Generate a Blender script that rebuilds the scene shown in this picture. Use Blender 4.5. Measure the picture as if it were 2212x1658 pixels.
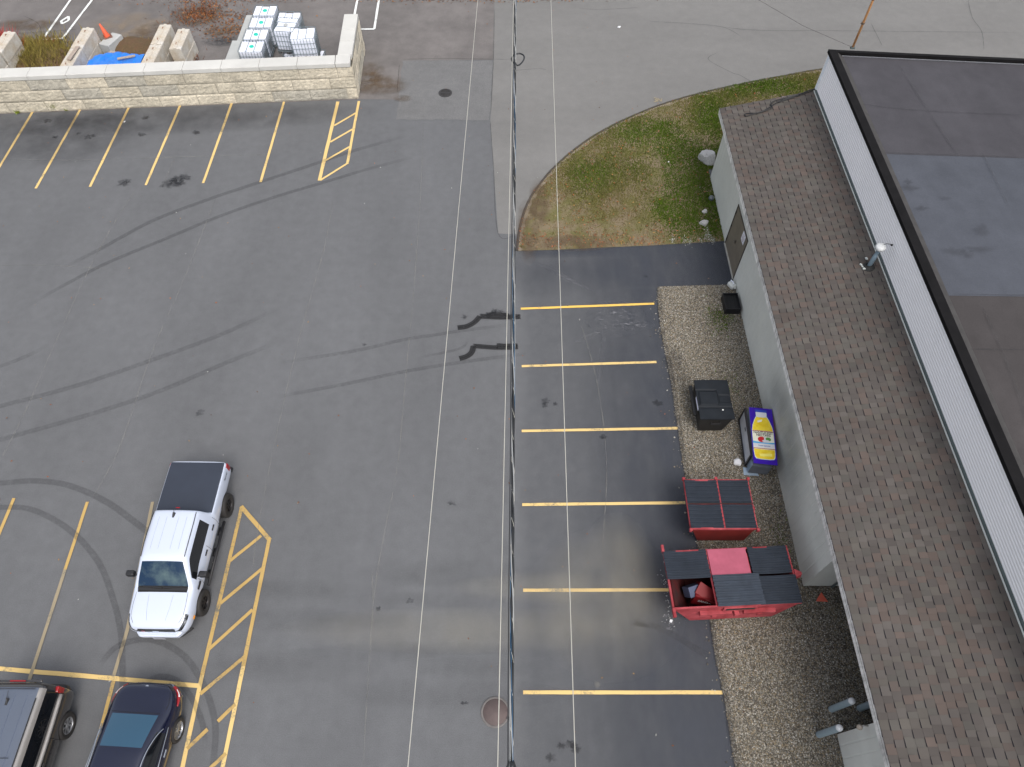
import bpy, bmesh, math, random
import numpy as np
from mathutils import Vector, Matrix, noise as mnoise
random.seed(7); rng = np.random.default_rng(7)
R = math.radians
for o in list(bpy.data.objects): bpy.data.objects.remove(o)
C = bpy.context.scene.collection

# ------------------------------------------------------------------ camera, sky, sun, exposure
H = 21.0; FPX = 1509.0; TH = R(33.0); CX, CY = 1106.0, 829.0
cam = bpy.data.cameras.new('camera'); cam_o = bpy.data.objects.new('camera', cam); C.objects.link(cam_o)
cam_o.location = (0, 0, H); cam_o.rotation_euler = (TH, 0, 0)
cam.sensor_width = 36; cam.lens = 36 * FPX / 2212; cam.clip_end = 2000; cam.clip_start = .1
bpy.context.scene.camera = cam_o
W = bpy.data.worlds.new("World"); bpy.context.scene.world = W; W.use_nodes = True
nt = W.node_tree; bg = nt.nodes['Background']
sky = nt.nodes.new('ShaderNodeTexSky'); sky.sky_type = 'NISHITA'; sky.sun_disc = False
SUN_EL, SUN_AZ = 58, 150
sky.sun_elevation = R(SUN_EL); sky.sun_rotation = R(SUN_AZ)
sky.air_density = 1.0; sky.dust_density = 4.0; sky.ozone_density = 1.0
hs = nt.nodes.new('ShaderNodeHueSaturation'); hs.inputs['Saturation'].default_value = .38
nt.links.new(sky.outputs[0], hs.inputs['Color']); nt.links.new(hs.outputs[0], bg.inputs['Color'])
bg.inputs['Strength'].default_value = .15
sl = bpy.data.lights.new('sun', 'SUN'); sl.energy = .7; sl.angle = R(35); sl.color = (1, .93, .84)
so = bpy.data.objects.new('sun', sl); C.objects.link(so)
d = Vector((math.sin(R(SUN_AZ)) * math.cos(R(SUN_EL)), math.cos(R(SUN_AZ)) * math.cos(R(SUN_EL)), math.sin(R(SUN_EL))))
so.rotation_euler = d.to_track_quat('Z', 'Y').to_euler()
vs = bpy.context.scene.view_settings
vs.view_transform = 'Standard'; vs.look = 'None'; vs.exposure = 0.68; vs.gamma = 1

# ------------------------------------------------------------------ surveying helpers
def ray(u, v):
    a, b = (u - CX) / FPX, (v - CY) / FPX
    # camera: right=+X, up=(0,cosTH,sinTH), forward=(0,sinTH,-cosTH)
    return Vector((a, math.sin(TH) - b * math.cos(TH), -math.cos(TH) - b * math.sin(TH)))
def P(u, v, z=0.):
    r = ray(u, v); t = (z - H) / r.z
    return Vector((r.x * t, r.y * t, z))
def PX(u, v, X):
    r = ray(u, v); t = X / r.x
    return Vector((X, r.y * t, H + r.z * t))
def PPL(u, v, p0, n):
    r = ray(u, v); o = Vector((0, 0, H)); t = (Vector(p0) - o).dot(n) / r.dot(n)
    return o + r * t

# ------------------------------------------------------------------ materials
def L(r, g, b):
    f = lambda c: (c / 255 / 12.92) if c / 255 <= .04045 else ((c / 255 + .055) / 1.055) ** 2.4
    return (f(r), f(g), f(b))
def mat(name, base, rough=.7, var=.12, scale=3., col2=None, bump=0., bscale=40., metal=0., coat=0., spec=.5,
        stretch=None, grain=0., gscale=80., spots=None, lo=.3, hi=.7, ior=None, trans=0.):
    m = bpy.data.materials.new(name); m.use_nodes = True; n = m.node_tree; N = n.nodes; K = n.links
    b = N['Principled BSDF']
    b.inputs['Roughness'].default_value = rough; b.inputs['Metallic'].default_value = metal
    b.inputs['Coat Weight'].default_value = coat; b.inputs['Coat Roughness'].default_value = .06
    b.inputs['Specular IOR Level'].default_value = spec
    if trans: b.inputs['Transmission Weight'].default_value = trans
    tc = N.new('ShaderNodeTexCoord'); src = tc.outputs['Object']
    mp = None
    if stretch:
        mp = N.new('ShaderNodeMapping'); mp.inputs['Scale'].default_value = stretch
        K.new(src, mp.inputs[0])
    def tex(s, det=6, st=False):
        t = N.new('ShaderNodeTexNoise'); t.inputs['Scale'].default_value = s; t.inputs['Detail'].default_value = det
        t.inputs['Roughness'].default_value = .6
        K.new(mp.outputs[0] if (mp and st) else src, t.inputs['Vector']); return t.outputs['Fac']
    c = None
    if var or col2:
        ca = [x * (1 - var) for x in base]; cb = col2 or [x * (1 + var) for x in base]
        rp = N.new('ShaderNodeValToRGB'); rp.color_ramp.elements[0].position = lo; rp.color_ramp.elements[1].position = hi
        rp.color_ramp.elements[0].color = (*ca, 1); rp.color_ramp.elements[1].color = (*cb, 1)
        K.new(tex(scale, 8, True), rp.inputs[0]); c = rp.outputs[0]
    def mul(c, fac_out, a, bb):
        mr = N.new('ShaderNodeMapRange'); mr.inputs[1].default_value = .25; mr.inputs[2].default_value = .75
        mr.inputs[3].default_value = a; mr.inputs[4].default_value = bb; K.new(fac_out, mr.inputs[0])
        v = N.new('ShaderNodeVectorMath'); v.operation = 'SCALE'; K.new(c, v.inputs[0]); K.new(mr.outputs[0], v.inputs['Scale'])
        return v.outputs[0]
    if c is not None and grain: c = mul(c, tex(gscale, 2), 1 - grain, 1 + grain)
    if c is not None and spots: c = mul(c, tex(spots[0], 4), 1 - spots[1], 1 + spots[1])
    if c is not None: K.new(c, b.inputs['Base Color'])
    else: b.inputs['Base Color'].default_value = (*base, 1)
    if bump:
        bp = N.new('ShaderNodeBump'); bp.inputs['Strength'].default_value = bump; bp.inputs['Distance'].default_value = .02
        K.new(tex(bscale, 5), bp.inputs['Height']); K.new(bp.outputs[0], b.inputs['Normal'])
    return m
def decal(name, col, strength=1., nscale=3., nlo=.2, nhi=.6, rough=.8, stretch=None):
    m = bpy.data.materials.new(name); m.use_nodes = True; n = m.node_tree; N = n.nodes; K = n.links
    b = N['Principled BSDF']; b.inputs['Base Color'].default_value = (*col, 1); b.inputs['Roughness'].default_value = rough
    at = N.new('ShaderNodeAttribute'); at.attribute_name = 'fade'
    tc = N.new('ShaderNodeTexCoord'); t = N.new('ShaderNodeTexNoise'); t.inputs['Scale'].default_value = nscale; t.inputs['Detail'].default_value = 6
    if stretch:
        mp = N.new('ShaderNodeMapping'); mp.inputs['Scale'].default_value = stretch; K.new(tc.outputs['Object'], mp.inputs[0]); K.new(mp.outputs[0], t.inputs['Vector'])
    else: K.new(tc.outputs['Object'], t.inputs['Vector'])
    mr = N.new('ShaderNodeMapRange'); mr.inputs[1].default_value = nlo; mr.inputs[2].default_value = nhi; K.new(t.outputs['Fac'], mr.inputs[0])
    m1 = N.new('ShaderNodeMath'); m1.operation = 'MULTIPLY'; K.new(at.outputs['Fac'], m1.inputs[0]); K.new(mr.outputs[0], m1.inputs[1])
    m2 = N.new('ShaderNodeMath'); m2.operation = 'MULTIPLY'; m2.use_clamp = True; K.new(m1.outputs[0], m2.inputs[0]); m2.inputs[1].default_value = strength
    K.new(m2.outputs[0], b.inputs['Alpha'])
    return m
def vcol_mat(name, rough=.9, attr='tone', bump=0):
    m = bpy.data.materials.new(name); m.use_nodes = True; n = m.node_tree; b = n.nodes['Principled BSDF']
    a = n.nodes.new('ShaderNodeAttribute'); a.attribute_name = attr; n.links.new(a.outputs['Color'], b.inputs['Base Color'])
    b.inputs['Roughness'].default_value = rough; b.inputs['Specular IOR Level'].default_value = .25
    return m

# ------------------------------------------------------------------ object helpers
def tag(o, label=None, cat=None, group=None, kind=None):
    if label: o['label'] = label
    if cat: o['category'] = cat
    if group: o['group'] = group
    if kind: o['kind'] = kind
    return o
def empty(name, loc=(0, 0, 0), rz=0., label=None, cat=None, group=None, rot=None):
    o = bpy.data.objects.new(name, None); C.objects.link(o); o.location = loc
    o.rotation_euler = rot if rot else (0, 0, rz); o.empty_display_size = .2
    return tag(o, label, cat, group)
SPLIT = {'brace', 'lug', 'corner_lug', 'hinge', 'clamp', 'castor', 'bumper_strip', 'door_handle', 'wheel_arch_flare', 'fork_pocket', 'wiper'}
EXTRA = {}
class MB:
    def __init__(s): s.v = []; s.f = []; s.mi = []; s.cur = 0
    def add(s, vs, fs):
        k = len(s.v); s.v += [tuple(p) for p in vs]; s.f += [tuple(k + i for i in f) for f in fs]; s.mi += [s.cur] * len(fs); return s
    def box(s, c, d, rz=0., M=None):
        x, y, z = d[0] / 2, d[1] / 2, d[2] / 2
        vs = [Vector((a * x, b * y, e * z)) for a in (-1, 1) for b in (-1, 1) for e in (-1, 1)]
        T = Matrix.Translation(c) @ (M.to_4x4() if M else Matrix.Rotation(rz, 4, 'Z'))
        return s.add([T @ p for p in vs], [(0, 1, 3, 2), (4, 6, 7, 5), (0, 4, 5, 1), (2, 3, 7, 6), (0, 2, 6, 4), (1, 5, 7, 3)])
    def prism(s, pts, z0, z1, z1s=None):
        n = len(pts)
        a = sum(pts[i][0] * pts[(i + 1) % n][1] - pts[(i + 1) % n][0] * pts[i][1] for i in range(n))
        if a < 0: pts = pts[::-1]
        vs = [(p[0], p[1], z0) for p in pts] + [(p[0], p[1], z1) for p in pts]
        return s.add(vs, [tuple(range(n))[::-1], tuple(range(n, 2 * n))] + [(i, (i + 1) % n, n + (i + 1) % n, n + i) for i in range(n)])
    def hexa(s, b, t):   # four bottom points, four top points, both counter-clockwise
        return s.add(list(b) + list(t), [(3, 2, 1, 0), (4, 5, 6, 7)] + [(i, (i + 1) % 4, 4 + (i + 1) % 4, 4 + i) for i in range(4)])
    def tube(s, pts, r, n=8, caps=True, rs=None):
        pts = [Vector(p) for p in pts]; k0 = len(s.v); vs = []; up = Vector((0, 0, 1))
        prev = None
        for i, p in enumerate(pts):
            t = ((pts[min(i + 1, len(pts) - 1)] - pts[max(i - 1, 0)])).normalized()
            a = prev - t * prev.dot(t) if prev else t.cross(up if abs(t.z) < .9 else Vector((1, 0, 0)))
            a.normalize(); b = t.cross(a); prev = a
            rr = rs[i] if rs else r
            vs += [p + a * (math.cos(q * 2 * math.pi / n) * rr) + b * (math.sin(q * 2 * math.pi / n) * rr) for q in range(n)]
        fs = [(i * n + q, i * n + (q + 1) % n, (i + 1) * n + (q + 1) % n, (i + 1) * n + q) for i in range(len(pts) - 1) for q in range(n)]
        if caps: fs += [tuple(range(n))[::-1], tuple((len(pts) - 1) * n + q for q in range(n))]
        return s.add(vs, fs)
    def lathe(s, prof, n=24, M=None, a0=0):  # profile of (r, z)
        M = M or Matrix(); vs = []
        for r, z in prof: vs += [M @ Vector((r * math.cos(2 * math.pi * q / n), r * math.sin(2 * math.pi * q / n), z)) for q in range(n)]
        fs = [(i * n + q, i * n + (q + 1) % n, (i + 1) * n + (q + 1) % n, (i + 1) * n + q) for i in range(len(prof) - 1) for q in range(n)]
        return s.add(vs, fs)
    def build(s, name, m=None, parent=None, off=None, smooth=False, bevel=0., mats=None, origin=None):
        if name in SPLIT and parent:
            par = {}
            def fnd(a):
                while par.setdefault(a, a) != a: a = par[a]
                return a
            for f_ in s.f:
                for v_ in f_[1:]: par[fnd(v_)] = fnd(f_[0])
            d_ = {}
            for f_ in s.f: d_.setdefault(fnd(f_[0]), []).append(f_)
            if len(d_) > 1:
                o = None
                for fl_ in d_.values():
                    used = sorted({q for f_ in fl_ for q in f_}); ix = {q: i for i, q in enumerate(used)}
                    b = MB(); b.add([s.v[q] for q in used], [tuple(ix[q] for q in f_) for f_ in fl_]); o = b.build(name, m, parent, off, smooth, bevel, mats, origin)
                    EXTRA.setdefault(id(parent), []).append(o)
                return o
        me = bpy.data.meshes.new(name); off = Vector(off) if off is not None else Vector((0, 0, 0))
        if origin is not None: off = Vector(origin)
        me.from_pydata([tuple(Vector(p) - off) for p in s.v], [], s.f); me.update()
        for mm in (mats or ([m] if m else [])): me.materials.append(mm)
        if mats: me.polygons.foreach_set('material_index', s.mi)
        if smooth: me.polygons.foreach_set('use_smooth', [True] * len(me.polygons))
        o = bpy.data.objects.new(name, me); C.objects.link(o)
        if origin is not None: o.location = off
        if parent: o.parent = parent
        if bevel:
            b = o.modifiers.new('bevel', 'BEVEL'); b.width = bevel; b.segments = 2; b.limit_method = 'ANGLE'; b.angle_limit = R(35)
        return o
def np_mesh(name, verts, faces, m, parent=None, tone=None, fade=None):
    me = bpy.data.meshes.new(name); me.vertices.add(len(verts)); me.vertices.foreach_set('co', np.asarray(verts, np.float32).ravel())
    k = faces.shape[1]; me.loops.add(faces.size); me.loops.foreach_set('vertex_index', faces.astype(np.int32).ravel())
    me.polygons.add(len(faces)); me.polygons.foreach_set('loop_start', np.arange(0, faces.size, k, dtype=np.int32))
    me.update(calc_edges=True)
    if tone is not None:
        a = me.color_attributes.new('tone', 'FLOAT_COLOR', 'POINT'); t = np.ones((len(verts), 4), np.float32); t[:, :3] = tone
        a.data.foreach_set('color', t.ravel())
    if fade is not None:
        a = me.attributes.new('fade', 'FLOAT', 'POINT'); a.data.foreach_set('value', np.asarray(fade, np.float32))
    me.materials.append(m); o = bpy.data.objects.new(name, me); C.objects.link(o)
    if parent: o.parent = parent
    return o
def copy_tree(o, parent=None):
    c = o.copy(); C.objects.link(c); c.parent = parent
    for ch in list(o.children): copy_tree(ch, c)
    return c
def catmull(pts, n=8):
    pts = [Vector(p) for p in pts]; out = []
    for i in range(len(pts) - 1):
        p0, p1, p2, p3 = pts[max(i - 1, 0)], pts[i], pts[i + 1], pts[min(i + 2, len(pts) - 1)]
        for k in range(n):
            t = k / n
            out.append(.5 * ((2 * p1) + (p2 - p0) * t + (2 * p0 - 5 * p1 + 4 * p2 - p3) * t * t + (3 * p1 - p0 - 3 * p2 + p3) * t ** 3))
    out.append(pts[-1]); return out
def vnoise(x, y, s, seed=0):   # value noise on arrays, about 0..1
    x = x * s + 113.7 + seed * 17.3; y = y * s + 57.1 + seed * 9.1
    xi = np.floor(x); yi = np.floor(y); xf = x - xi; yf = y - yi
    h = lambda a, b: np.modf(np.abs(np.sin(a * 127.1 + b * 311.7 + seed * 3.3) * 43758.5453))[0]
    u = xf * xf * (3 - 2 * xf); w = yf * yf * (3 - 2 * yf)
    return (h(xi, yi) * (1 - u) + h(xi + 1, yi) * u) * (1 - w) + (h(xi, yi + 1) * (1 - u) + h(xi + 1, yi + 1) * u) * w
def fbm(x, y, s, seed=0):
    return (vnoise(x, y, s, seed) * .5 + vnoise(x, y, s * 2.1, seed + 1) * .28 + vnoise(x, y, s * 4.3, seed + 2) * .22)
def inside(x, y, poly):
    r = np.zeros(len(x), bool); n = len(poly)
    for i in range(n):
        x1, y1 = poly[i][0], poly[i][1]; x2, y2 = poly[(i + 1) % n][0], poly[(i + 1) % n][1]
        c = ((y1 > y) != (y2 > y)) & (x < (x2 - x1) * (y - y1) / (y2 - y1 + 1e-12) + x1); r ^= c
    return r
def text_geo(s, size, M, shear=0.):
    cu = bpy.data.curves.new('t', 'FONT'); cu.body = s; cu.size = size; cu.align_x = 'CENTER'; cu.align_y = 'CENTER'; cu.shear = shear
    cu.resolution_u = 3; cu.offset = size * .022; o = bpy.data.objects.new('t', cu); C.objects.link(o); dg = bpy.context.evaluated_depsgraph_get()
    me = o.evaluated_get(dg).to_mesh(); vs = [M @ v.co for v in me.vertices]; fs = [tuple(p.vertices) for p in me.polygons]
    bpy.data.objects.remove(o); return vs, fs

# ------------------------------------------------------------------ the ground
m_lot = mat('lot asphalt', L(97, 98, 100), .9, .10, .35, spec=.3, grain=.16, gscale=38, spots=(2.6, .08), bump=.25, bscale=60, stretch=(1, .3, 1))
m_road = mat('road asphalt', L(112, 111, 109), .88, .10, .3, grain=.16, gscale=38, spots=(2.2, .07), bump=.25, bscale=60, stretch=(.35, 1, 1))
m_yard = mat('yard asphalt', L(104, 100, 98), .88, .2, .35, grain=.2, gscale=34, spots=(1.6, .14), bump=.3, bscale=50)
m_patch = mat('coarse patch', L(104, 104, 104), .9, .08, .5, grain=.3, gscale=45, spots=(3, .08), bump=.4, bscale=60)
g = MB()
g.add([(-160, -60, 0), (160, -60, 0), (160, 180, 0), (-160, 180, 0)], [(0, 1, 2, 3)])
lot = tag(g.build('parking_lot', m_lot), kind='structure', label='grey asphalt parking lot with yellow stall lines')
def sheet(name, pts, z, m, kind='structure', parent=None, label=None):
    g = MB(); g.add([(p[0], p[1], z) for p in pts], [tuple(range(len(pts)))])
    o = g.build(name, m, parent)
    for p in o.data.polygons:
        if p.normal.z < 0: o.data.flip_normals(); break
    if not parent: tag(o, label, kind=kind)
    return o
lawn_edge_px = [(1115, 543), (1117, 520), (1122, 490), (1132, 455), (1146, 425), (1165, 398), (1190, 368), (1228, 333), (1268, 303), (1310, 278), (1350, 258), (1420, 229), (1500, 205), (1600, 182), (1700, 163), (1775, 150), (1900, 140), (2100, 150)]
lawn_curve = [Vector((p.x, p.y)) for p in catmull([P(*q) for q in lawn_edge_px], 4)]
road_pts = [P(1078, -400), P(1068, 0), P(1066, 130), P(1059, 262), P(1066, 360), P(1076, 505), P(1116, 507)]
road = [(p.x, p.y) for p in road_pts] + [(p.x, p.y) for p in lawn_curve[5:]] + [(60, 29), (60, 120), (-3, 120)]
sheet('road', road, .004, m_road, label='light grey asphalt road sweeping round the lawn')
yard = [P(1065.5, 130), P(874, 132), P(862, 216), P(780, 215), P(0, 248)]
yard = [(p.x, p.y) for p in yard] + [(-60, 26.5), (-60, 120), (-3.05, 120)] + [(P(1067.5, 0).x, P(1067.5, 0).y)]
sheet('pavement', yard, .0045, m_yard, label='weathered brownish asphalt yard behind the stone wall')
rag = []
for a, b in [((870, 131), (1064.8, 131)), ((1064.8, 131), (1058, 261)), ((1058, 261), (857, 259)), ((857, 259), (870, 131))]:
    A, B = P(*a), P(*b)
    for k in range(14): q = A.lerp(B, k / 14); rag.append((q.x + random.uniform(-.05, .05), q.y + random.uniform(-.05, .05)))
sheet('path', rag, .0085, m_patch, label='coarse pale asphalt patch around the round drain')

# painted lines ------------------------------------------------------------
def worn(name, col, wear):
    m = bpy.data.materials.new(name); m.use_nodes = True; n = m.node_tree; N = n.nodes; K = n.links; b = N['Principled BSDF']
    b.inputs['Roughness'].default_value = .75
    tc = N.new('ShaderNodeTexCoord')
    t = N.new('ShaderNodeTexNoise'); t.inputs['Scale'].default_value = 18; t.inputs['Detail'].default_value = 8; t.inputs['Roughness'].default_value = .75; K.new(tc.outputs['Object'], t.inputs[0])
    t2 = N.new('ShaderNodeTexNoise'); t2.inputs['Scale'].default_value = 1.2; t2.inputs['Detail'].default_value = 3; K.new(tc.outputs['Object'], t2.inputs[0])
    ad = N.new('ShaderNodeMath'); ad.operation = 'ADD'; K.new(t.outputs['Fac'], ad.inputs[0]); K.new(t2.outputs['Fac'], ad.inputs[1])
    rp = N.new('ShaderNodeValToRGB'); e = rp.color_ramp.elements
    e[0].position = (.70 + wear) / 2; e[0].color = (*L(105, 102, 92), 1); e[1].position = (.94 + wear * .6) / 2; e[1].color = (*col, 1)
    hf = N.new('ShaderNodeMath'); hf.operation = 'MULTIPLY'; hf.inputs[1].default_value = .5; K.new(ad.outputs[0], hf.inputs[0])
    K.new(hf.outputs[0], rp.inputs[0]); K.new(rp.outputs[0], b.inputs['Base Color']); return m
m_yel = worn('yellow paint', L(214, 184, 120), .0)
m_yel_b = worn('bright yellow paint', L(226, 184, 88), -.1)
m_yel_old = worn('old yellow paint', L(180, 150, 90), .02)
m_yel_dull = worn('faded yellow paint', L(146, 134, 110), .05)
m_white = worn('white paint', L(225, 228, 225), -.05)
ZL = [.0130]
def line(a, b, w=.105, m=m_yel, name='parking_line'):
    A, B = P(*a), P(*b); t = (B - A).normalized(); nn = Vector((-t.y, t.x, 0)) * w / 2
    ZL[0] += .00035; z = ZL[0]; k = max(2, int((B - A).length / .4)); vs = []
    for i in range(k + 1):
        q = A.lerp(B, i / k); e1 = random.uniform(-.006, .006); e2 = random.uniform(-.006, .006)
        vs += [(q.x + nn.x * (1 + e1 * 12), q.y + nn.y * (1 + e1 * 12), z), (q.x - nn.x * (1 + e2 * 12), q.y - nn.y * (1 + e2 * 12), z)]
    g = MB(); g.add(vs, [(2 * i + 1, 2 * i + 3, 2 * i + 2, 2 * i) for i in range(k)])
    return g.build(name, m, lot)
for a, b in [((70.5, 243), (-30, 410)), ((173, 238.5), (77.5, 408)), ((279.5, 231), (194.5, 404.5)), ((389.7, 228), (315, 401)), ((501, 223), (439, 396.5)), ((613.7, 220.8), (563, 394.5))]:
    line(a, b, .11)
line((730, 220.5), (690, 391), .15); line((775.3, 219.5), (750.5, 355), .12)
for a, b in [((769, 245), (722, 272.5)), ((763, 279.5), (713.5, 308)), ((755.5, 318), (700, 349.5)), ((750.5, 354), (692, 390.5))]: line(a, b, .1)
for i, (a, b) in enumerate([((1125, 668), (1413, 657)), ((1127, 792), (1418, 783)), ((1127, 932), (1466, 926)), ((1128, 1091), (1480, 1087)), ((1130, 1276), (1520, 1275)), ((1130, 1496.5), (1560, 1496.5))]):
    line(a, b, .1, m_yel_b if i == 0 else m_yel)
line((-60, 1440), (433, 1482.5), .12, m_yel)
line((31, 1077), (-10, 1175), .1, m_yel_old); line((-10, 1175), (-60, 1300), .1, m_yel_dull)
line((189.5, 1085), (141, 1232), .1, m_yel_old); line((141, 1232), (60, 1482), .1, m_yel_dull); line((58, 1484), (46, 1530), .1, m_yel_dull)
line((330, 1085), (276, 1360), .1, m_yel_dull); line((276, 1360), (246, 1462), .1, m_yel_dull); line((246, 1472), (180, 1725), .1, m_yel_old)
line((523, 1095), (437, 1460), .115, m_yel_old); line((437, 1460), (376, 1745), .115, m_yel)
line((582, 1166), (526, 1440), .115, m_yel_old); line((526, 1440), (473, 1700), .115, m_yel)
line((521, 1095), (584, 1168), .13, m_yel_old)
for a, b in [((565, 1158), (493, 1216)), ((567, 1229), (470, 1310)), ((546, 1318), (447, 1408)), ((528, 1420), (433, 1500)), ((509, 1522), (471, 1559)), ((449, 1576), (405, 1618)), ((489, 1628), (455, 1660))]: line(a, b, .1, m_yel_old)
for a, b in [((157, -5), (92.5, 87.2)), ((92, 87.4), (137, 84.2)), ((135.7, 84.5), (204, -5)), ((132.6, 47), (148.5, 37)), ((148.5, 37), (149, 45.5)), ((149, 45.5), (134.5, 53)), ((134.5, 53), (132.6, 46.5)),
             ((774, -8), (764.5, 40)), ((820, -8), (808.8, 64)), ((809, 64.3), (776, 64.6))]: line(a, b, .12, m_white)
for poly in ([(1412, 213), (1417, 213), (1418, 216), (1414.5, 217), (1418, 218), (1416, 222), (1412, 221)], [(1420.5, 222), (1420.5, 213.5), (1428, 221), (1429, 214)]):
    for a, b in zip(poly, poly[1:]): line(a, b, .06, m_yel_dull, 'road_marking')

# cracks, seams, tyre marks, stains --------------------------------------------
m_tyre = decal('tyre rubber', (.045, .045, .048), .23, 9, .1, .5, stretch=(1, 1, 1))
m_tyre_d = decal('fresh rubber', (.012, .012, .013), 1.0, 9, .0, .35)
m_tyre_f = decal('faint rubber', (.045, .045, .048), .20, 7, .15, .6)
m_seam = decal('seam dust', L(150, 148, 140), .45, 3, .35, .7)
m_crack = decal('dark crack', (.04, .04, .04), .42, 2, .2, .5)  # dark lines for cracks and edges between asphalt sheets
m_oil = decal('oil', (.02, .02, .022), .6, 6, .25, .6, rough=.35)
m_dust = decal('pale dust', L(168, 162, 146), .24, .9, .15, .75, stretch=(1, .6, 1))
m_smear = decal('dark smear', (.04, .04, .04), .2, .9, .2, .9, stretch=(.5, 1.4, 1))
m_mud = decal('brown silt', L(96, 78, 58), .75, 2.0, .3, .65)
ZD = [.0170]
def strip(pts_px, w, m, name='tyre_mark', taper=.12, n=8, pts=None):
    pts = catmull([P(*q) for q in pts_px], n) if pts is None else pts
    ZD[0] += .0003; z = ZD[0]; vs = []; fd = []; k = len(pts)
    prof = [(-.5, 0), (-.36, 1), (0, .85), (.36, 1), (.5, 0)] if w > .05 else [(-.5, .2), (0, 1), (.5, .2)]
    for i, p in enumerate(pts):
        t = (pts[min(i + 1, k - 1)] - pts[max(i - 1, 0)]).normalized(); nn = Vector((-t.y, t.x, 0))
        s = i / (k - 1); e = min(1, s / taper if taper else 1, (1 - s) / taper if taper else 1)
        for a, f in prof: q = p + nn * (a * w); vs.append((q.x, q.y, z)); fd.append(f * max(.0, e))
    c = len(prof); fs = [(i * c + j + 1, (i + 1) * c + j + 1, (i + 1) * c + j, i * c + j) for i in range(k - 1) for j in range(c - 1)]
    return np_mesh(name, np.array(vs), np.array(fs), m, lot, fade=fd)
def blob(px, rx, ry, m, rot=0., name='stain', power=1.0, jag=.0, z=None):
    c = P(*px); ZD[0] += .0003; zz = ZD[0]; vs = [(c.x, c.y, zz)]; fd = [1.]; nr, na = 6, 28; fs = []
    for i in range(1, nr + 1):
        for j in range(na):
            a = 2 * math.pi * j / na; jj = 1 + jag * (mnoise.noise(Vector((math.cos(a) * 1.7 + c.x, math.sin(a) * 1.7 + c.y, 0))) * 1.6)
            x = rx * i / nr * math.cos(a) * jj; y = ry * i / nr * math.sin(a) * jj
            vs.append((c.x + x * math.cos(rot) - y * math.sin(rot), c.y + x * math.sin(rot) + y * math.cos(rot), zz)); fd.append((1 - (i / nr) ** 2) ** power if i < nr else 0.)
    for j in range(na): fs.append((0, 1 + j, 1 + (j + 1) % na, 1 + (j + 1) % na))
    tri = []
    for j in range(na): tri.append((0, 1 + j, 1 + (j + 1) % na))
    for i in range(nr - 1):
        for j in range(na):
            a, b = 1 + i * na + j, 1 + i * na + (j + 1) % na; cc, d2 = a + na, b + na
            tri += [(a, cc, d2), (a, d2, b)]
    return np_mesh(name, np.array(vs), np.array(tri), m, lot, fade=fd)
strip([(120, 588), (215, 540), (330, 478), (450, 432), (560, 395), (660, 362), (770, 325), (885, 293)], .22, m_tyre, taper=.18)
strip([(60, 662), (130, 622), (230, 570), (360, 516), (475, 468), (590, 428), (700, 395), (800, 365), (905, 337)], .2, m_tyre, taper=.18)
strip([(-60, 893), (0, 878.6), (172.7, 832), (345, 773), (483.5, 721.5), (604, 666)], .22, m_tyre_f, taper=.2)
strip([(-60, 968), (0, 951), (190, 897.6), (345, 846), (483.5, 787), (604, 739)], .22, m_tyre_f, taper=.2)
strip([(-30, 802), (40, 778), (110, 745)], .2, m_tyre_f, taper=.5)
strip([(587, 787), (763.5, 759.5), (872, 735), (950, 723), (987, 717), (1126, 699)], .17, m_tyre_f, taper=.15)
strip([(594, 859.6), (763.5, 827), (872, 804), (994, 784), (1135, 765)], .17, m_tyre_f, taper=.15)
strip([(900, 775), (990, 755), (1010, 738)], .12, m_tyre_f, taper=.3)
strip([(988, 709), (1008, 706), (1025, 697), (1037, 684)], .24, m_tyre_d, taper=.04)
strip([(1035, 684), (1080, 686), (1126, 685)], .26, m_tyre_d, taper=.08); strip([(1050, 682), (1080, 682), (1100, 685)], .3, m_tyre_d, taper=.2)
strip([(992, 776), (1008, 771), (1019, 762), (1023, 748)], .24, m_tyre_d, taper=.04)
strip([(1020, 748), (1075, 752), (1120, 749.5)], .22, m_tyre_d, taper=.08); strip([(1072, 749), (1095, 750), (1119, 749)], .3, m_tyre_d, taper=.1)
for q in [(1065, 677), (1080, 674), (1092, 679), (1053, 680), (888 + 115, 686), (1068, 672)]: blob(q, .14, .1, m_oil, jag=.6)
blob((1062, 743), .5, .2, m_smear)
strip([(-80, 1050), (0, 1045), (75, 1040), (150, 1050), (230, 1085), (300, 1135), (360, 1180)], .22, m_tyre, taper=.15)
strip([(-60, 1098), (0, 1097), (70, 1102), (150, 1145), (210, 1210), (240, 1280), (262, 1370), (265, 1490), (262, 1580)], .2, m_tyre, taper=.1)
strip([(215, 1440), (250, 1400), (300, 1383), (345, 1387), (400, 1420), (440, 1480), (462, 1545), (466, 1600), (455, 1700)], .2, m_tyre, taper=.1)
strip([(315, 1475), (345, 1462), (385, 1472), (415, 1510), (437, 1560), (445, 1610)], .17, m_tyre, taper=.15)
strip([(1370, 1345), (1430, 1360), (1500, 1400), (1530, 1420)], .2, m_tyre_f, taper=.3)
for pts in [[(915, 265), (908, 430), (893, 640), (878, 800), (860, 1000), (835, 1130), (815, 1240), (803, 1340)], [(720, 430), (700, 540), (650, 720), (600, 930), (560, 1130), (545, 1250)],
            [(300, 400), (215, 540), (130, 720), (60, 880), (0, 1000)], [(470, 420), (400, 600), (330, 760), (262, 960), (200, 1080)], [(803, 1230), (806, 1300), (800, 1400), (790, 1560), (785, 1660)],
            [(0, 345), (180, 347), (400, 340), (600, 335)], [(0, 575), (120, 575), (260, 585)], [(375, 345), (350, 410)], [(1255, 700), (1290, 830), (1310, 1000), (1300, 1200)], [(1087, 900), (1084, 1200), (1075, 1500)]]:
    strip(pts, .045, m_seam, 'seam', taper=.08)
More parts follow.
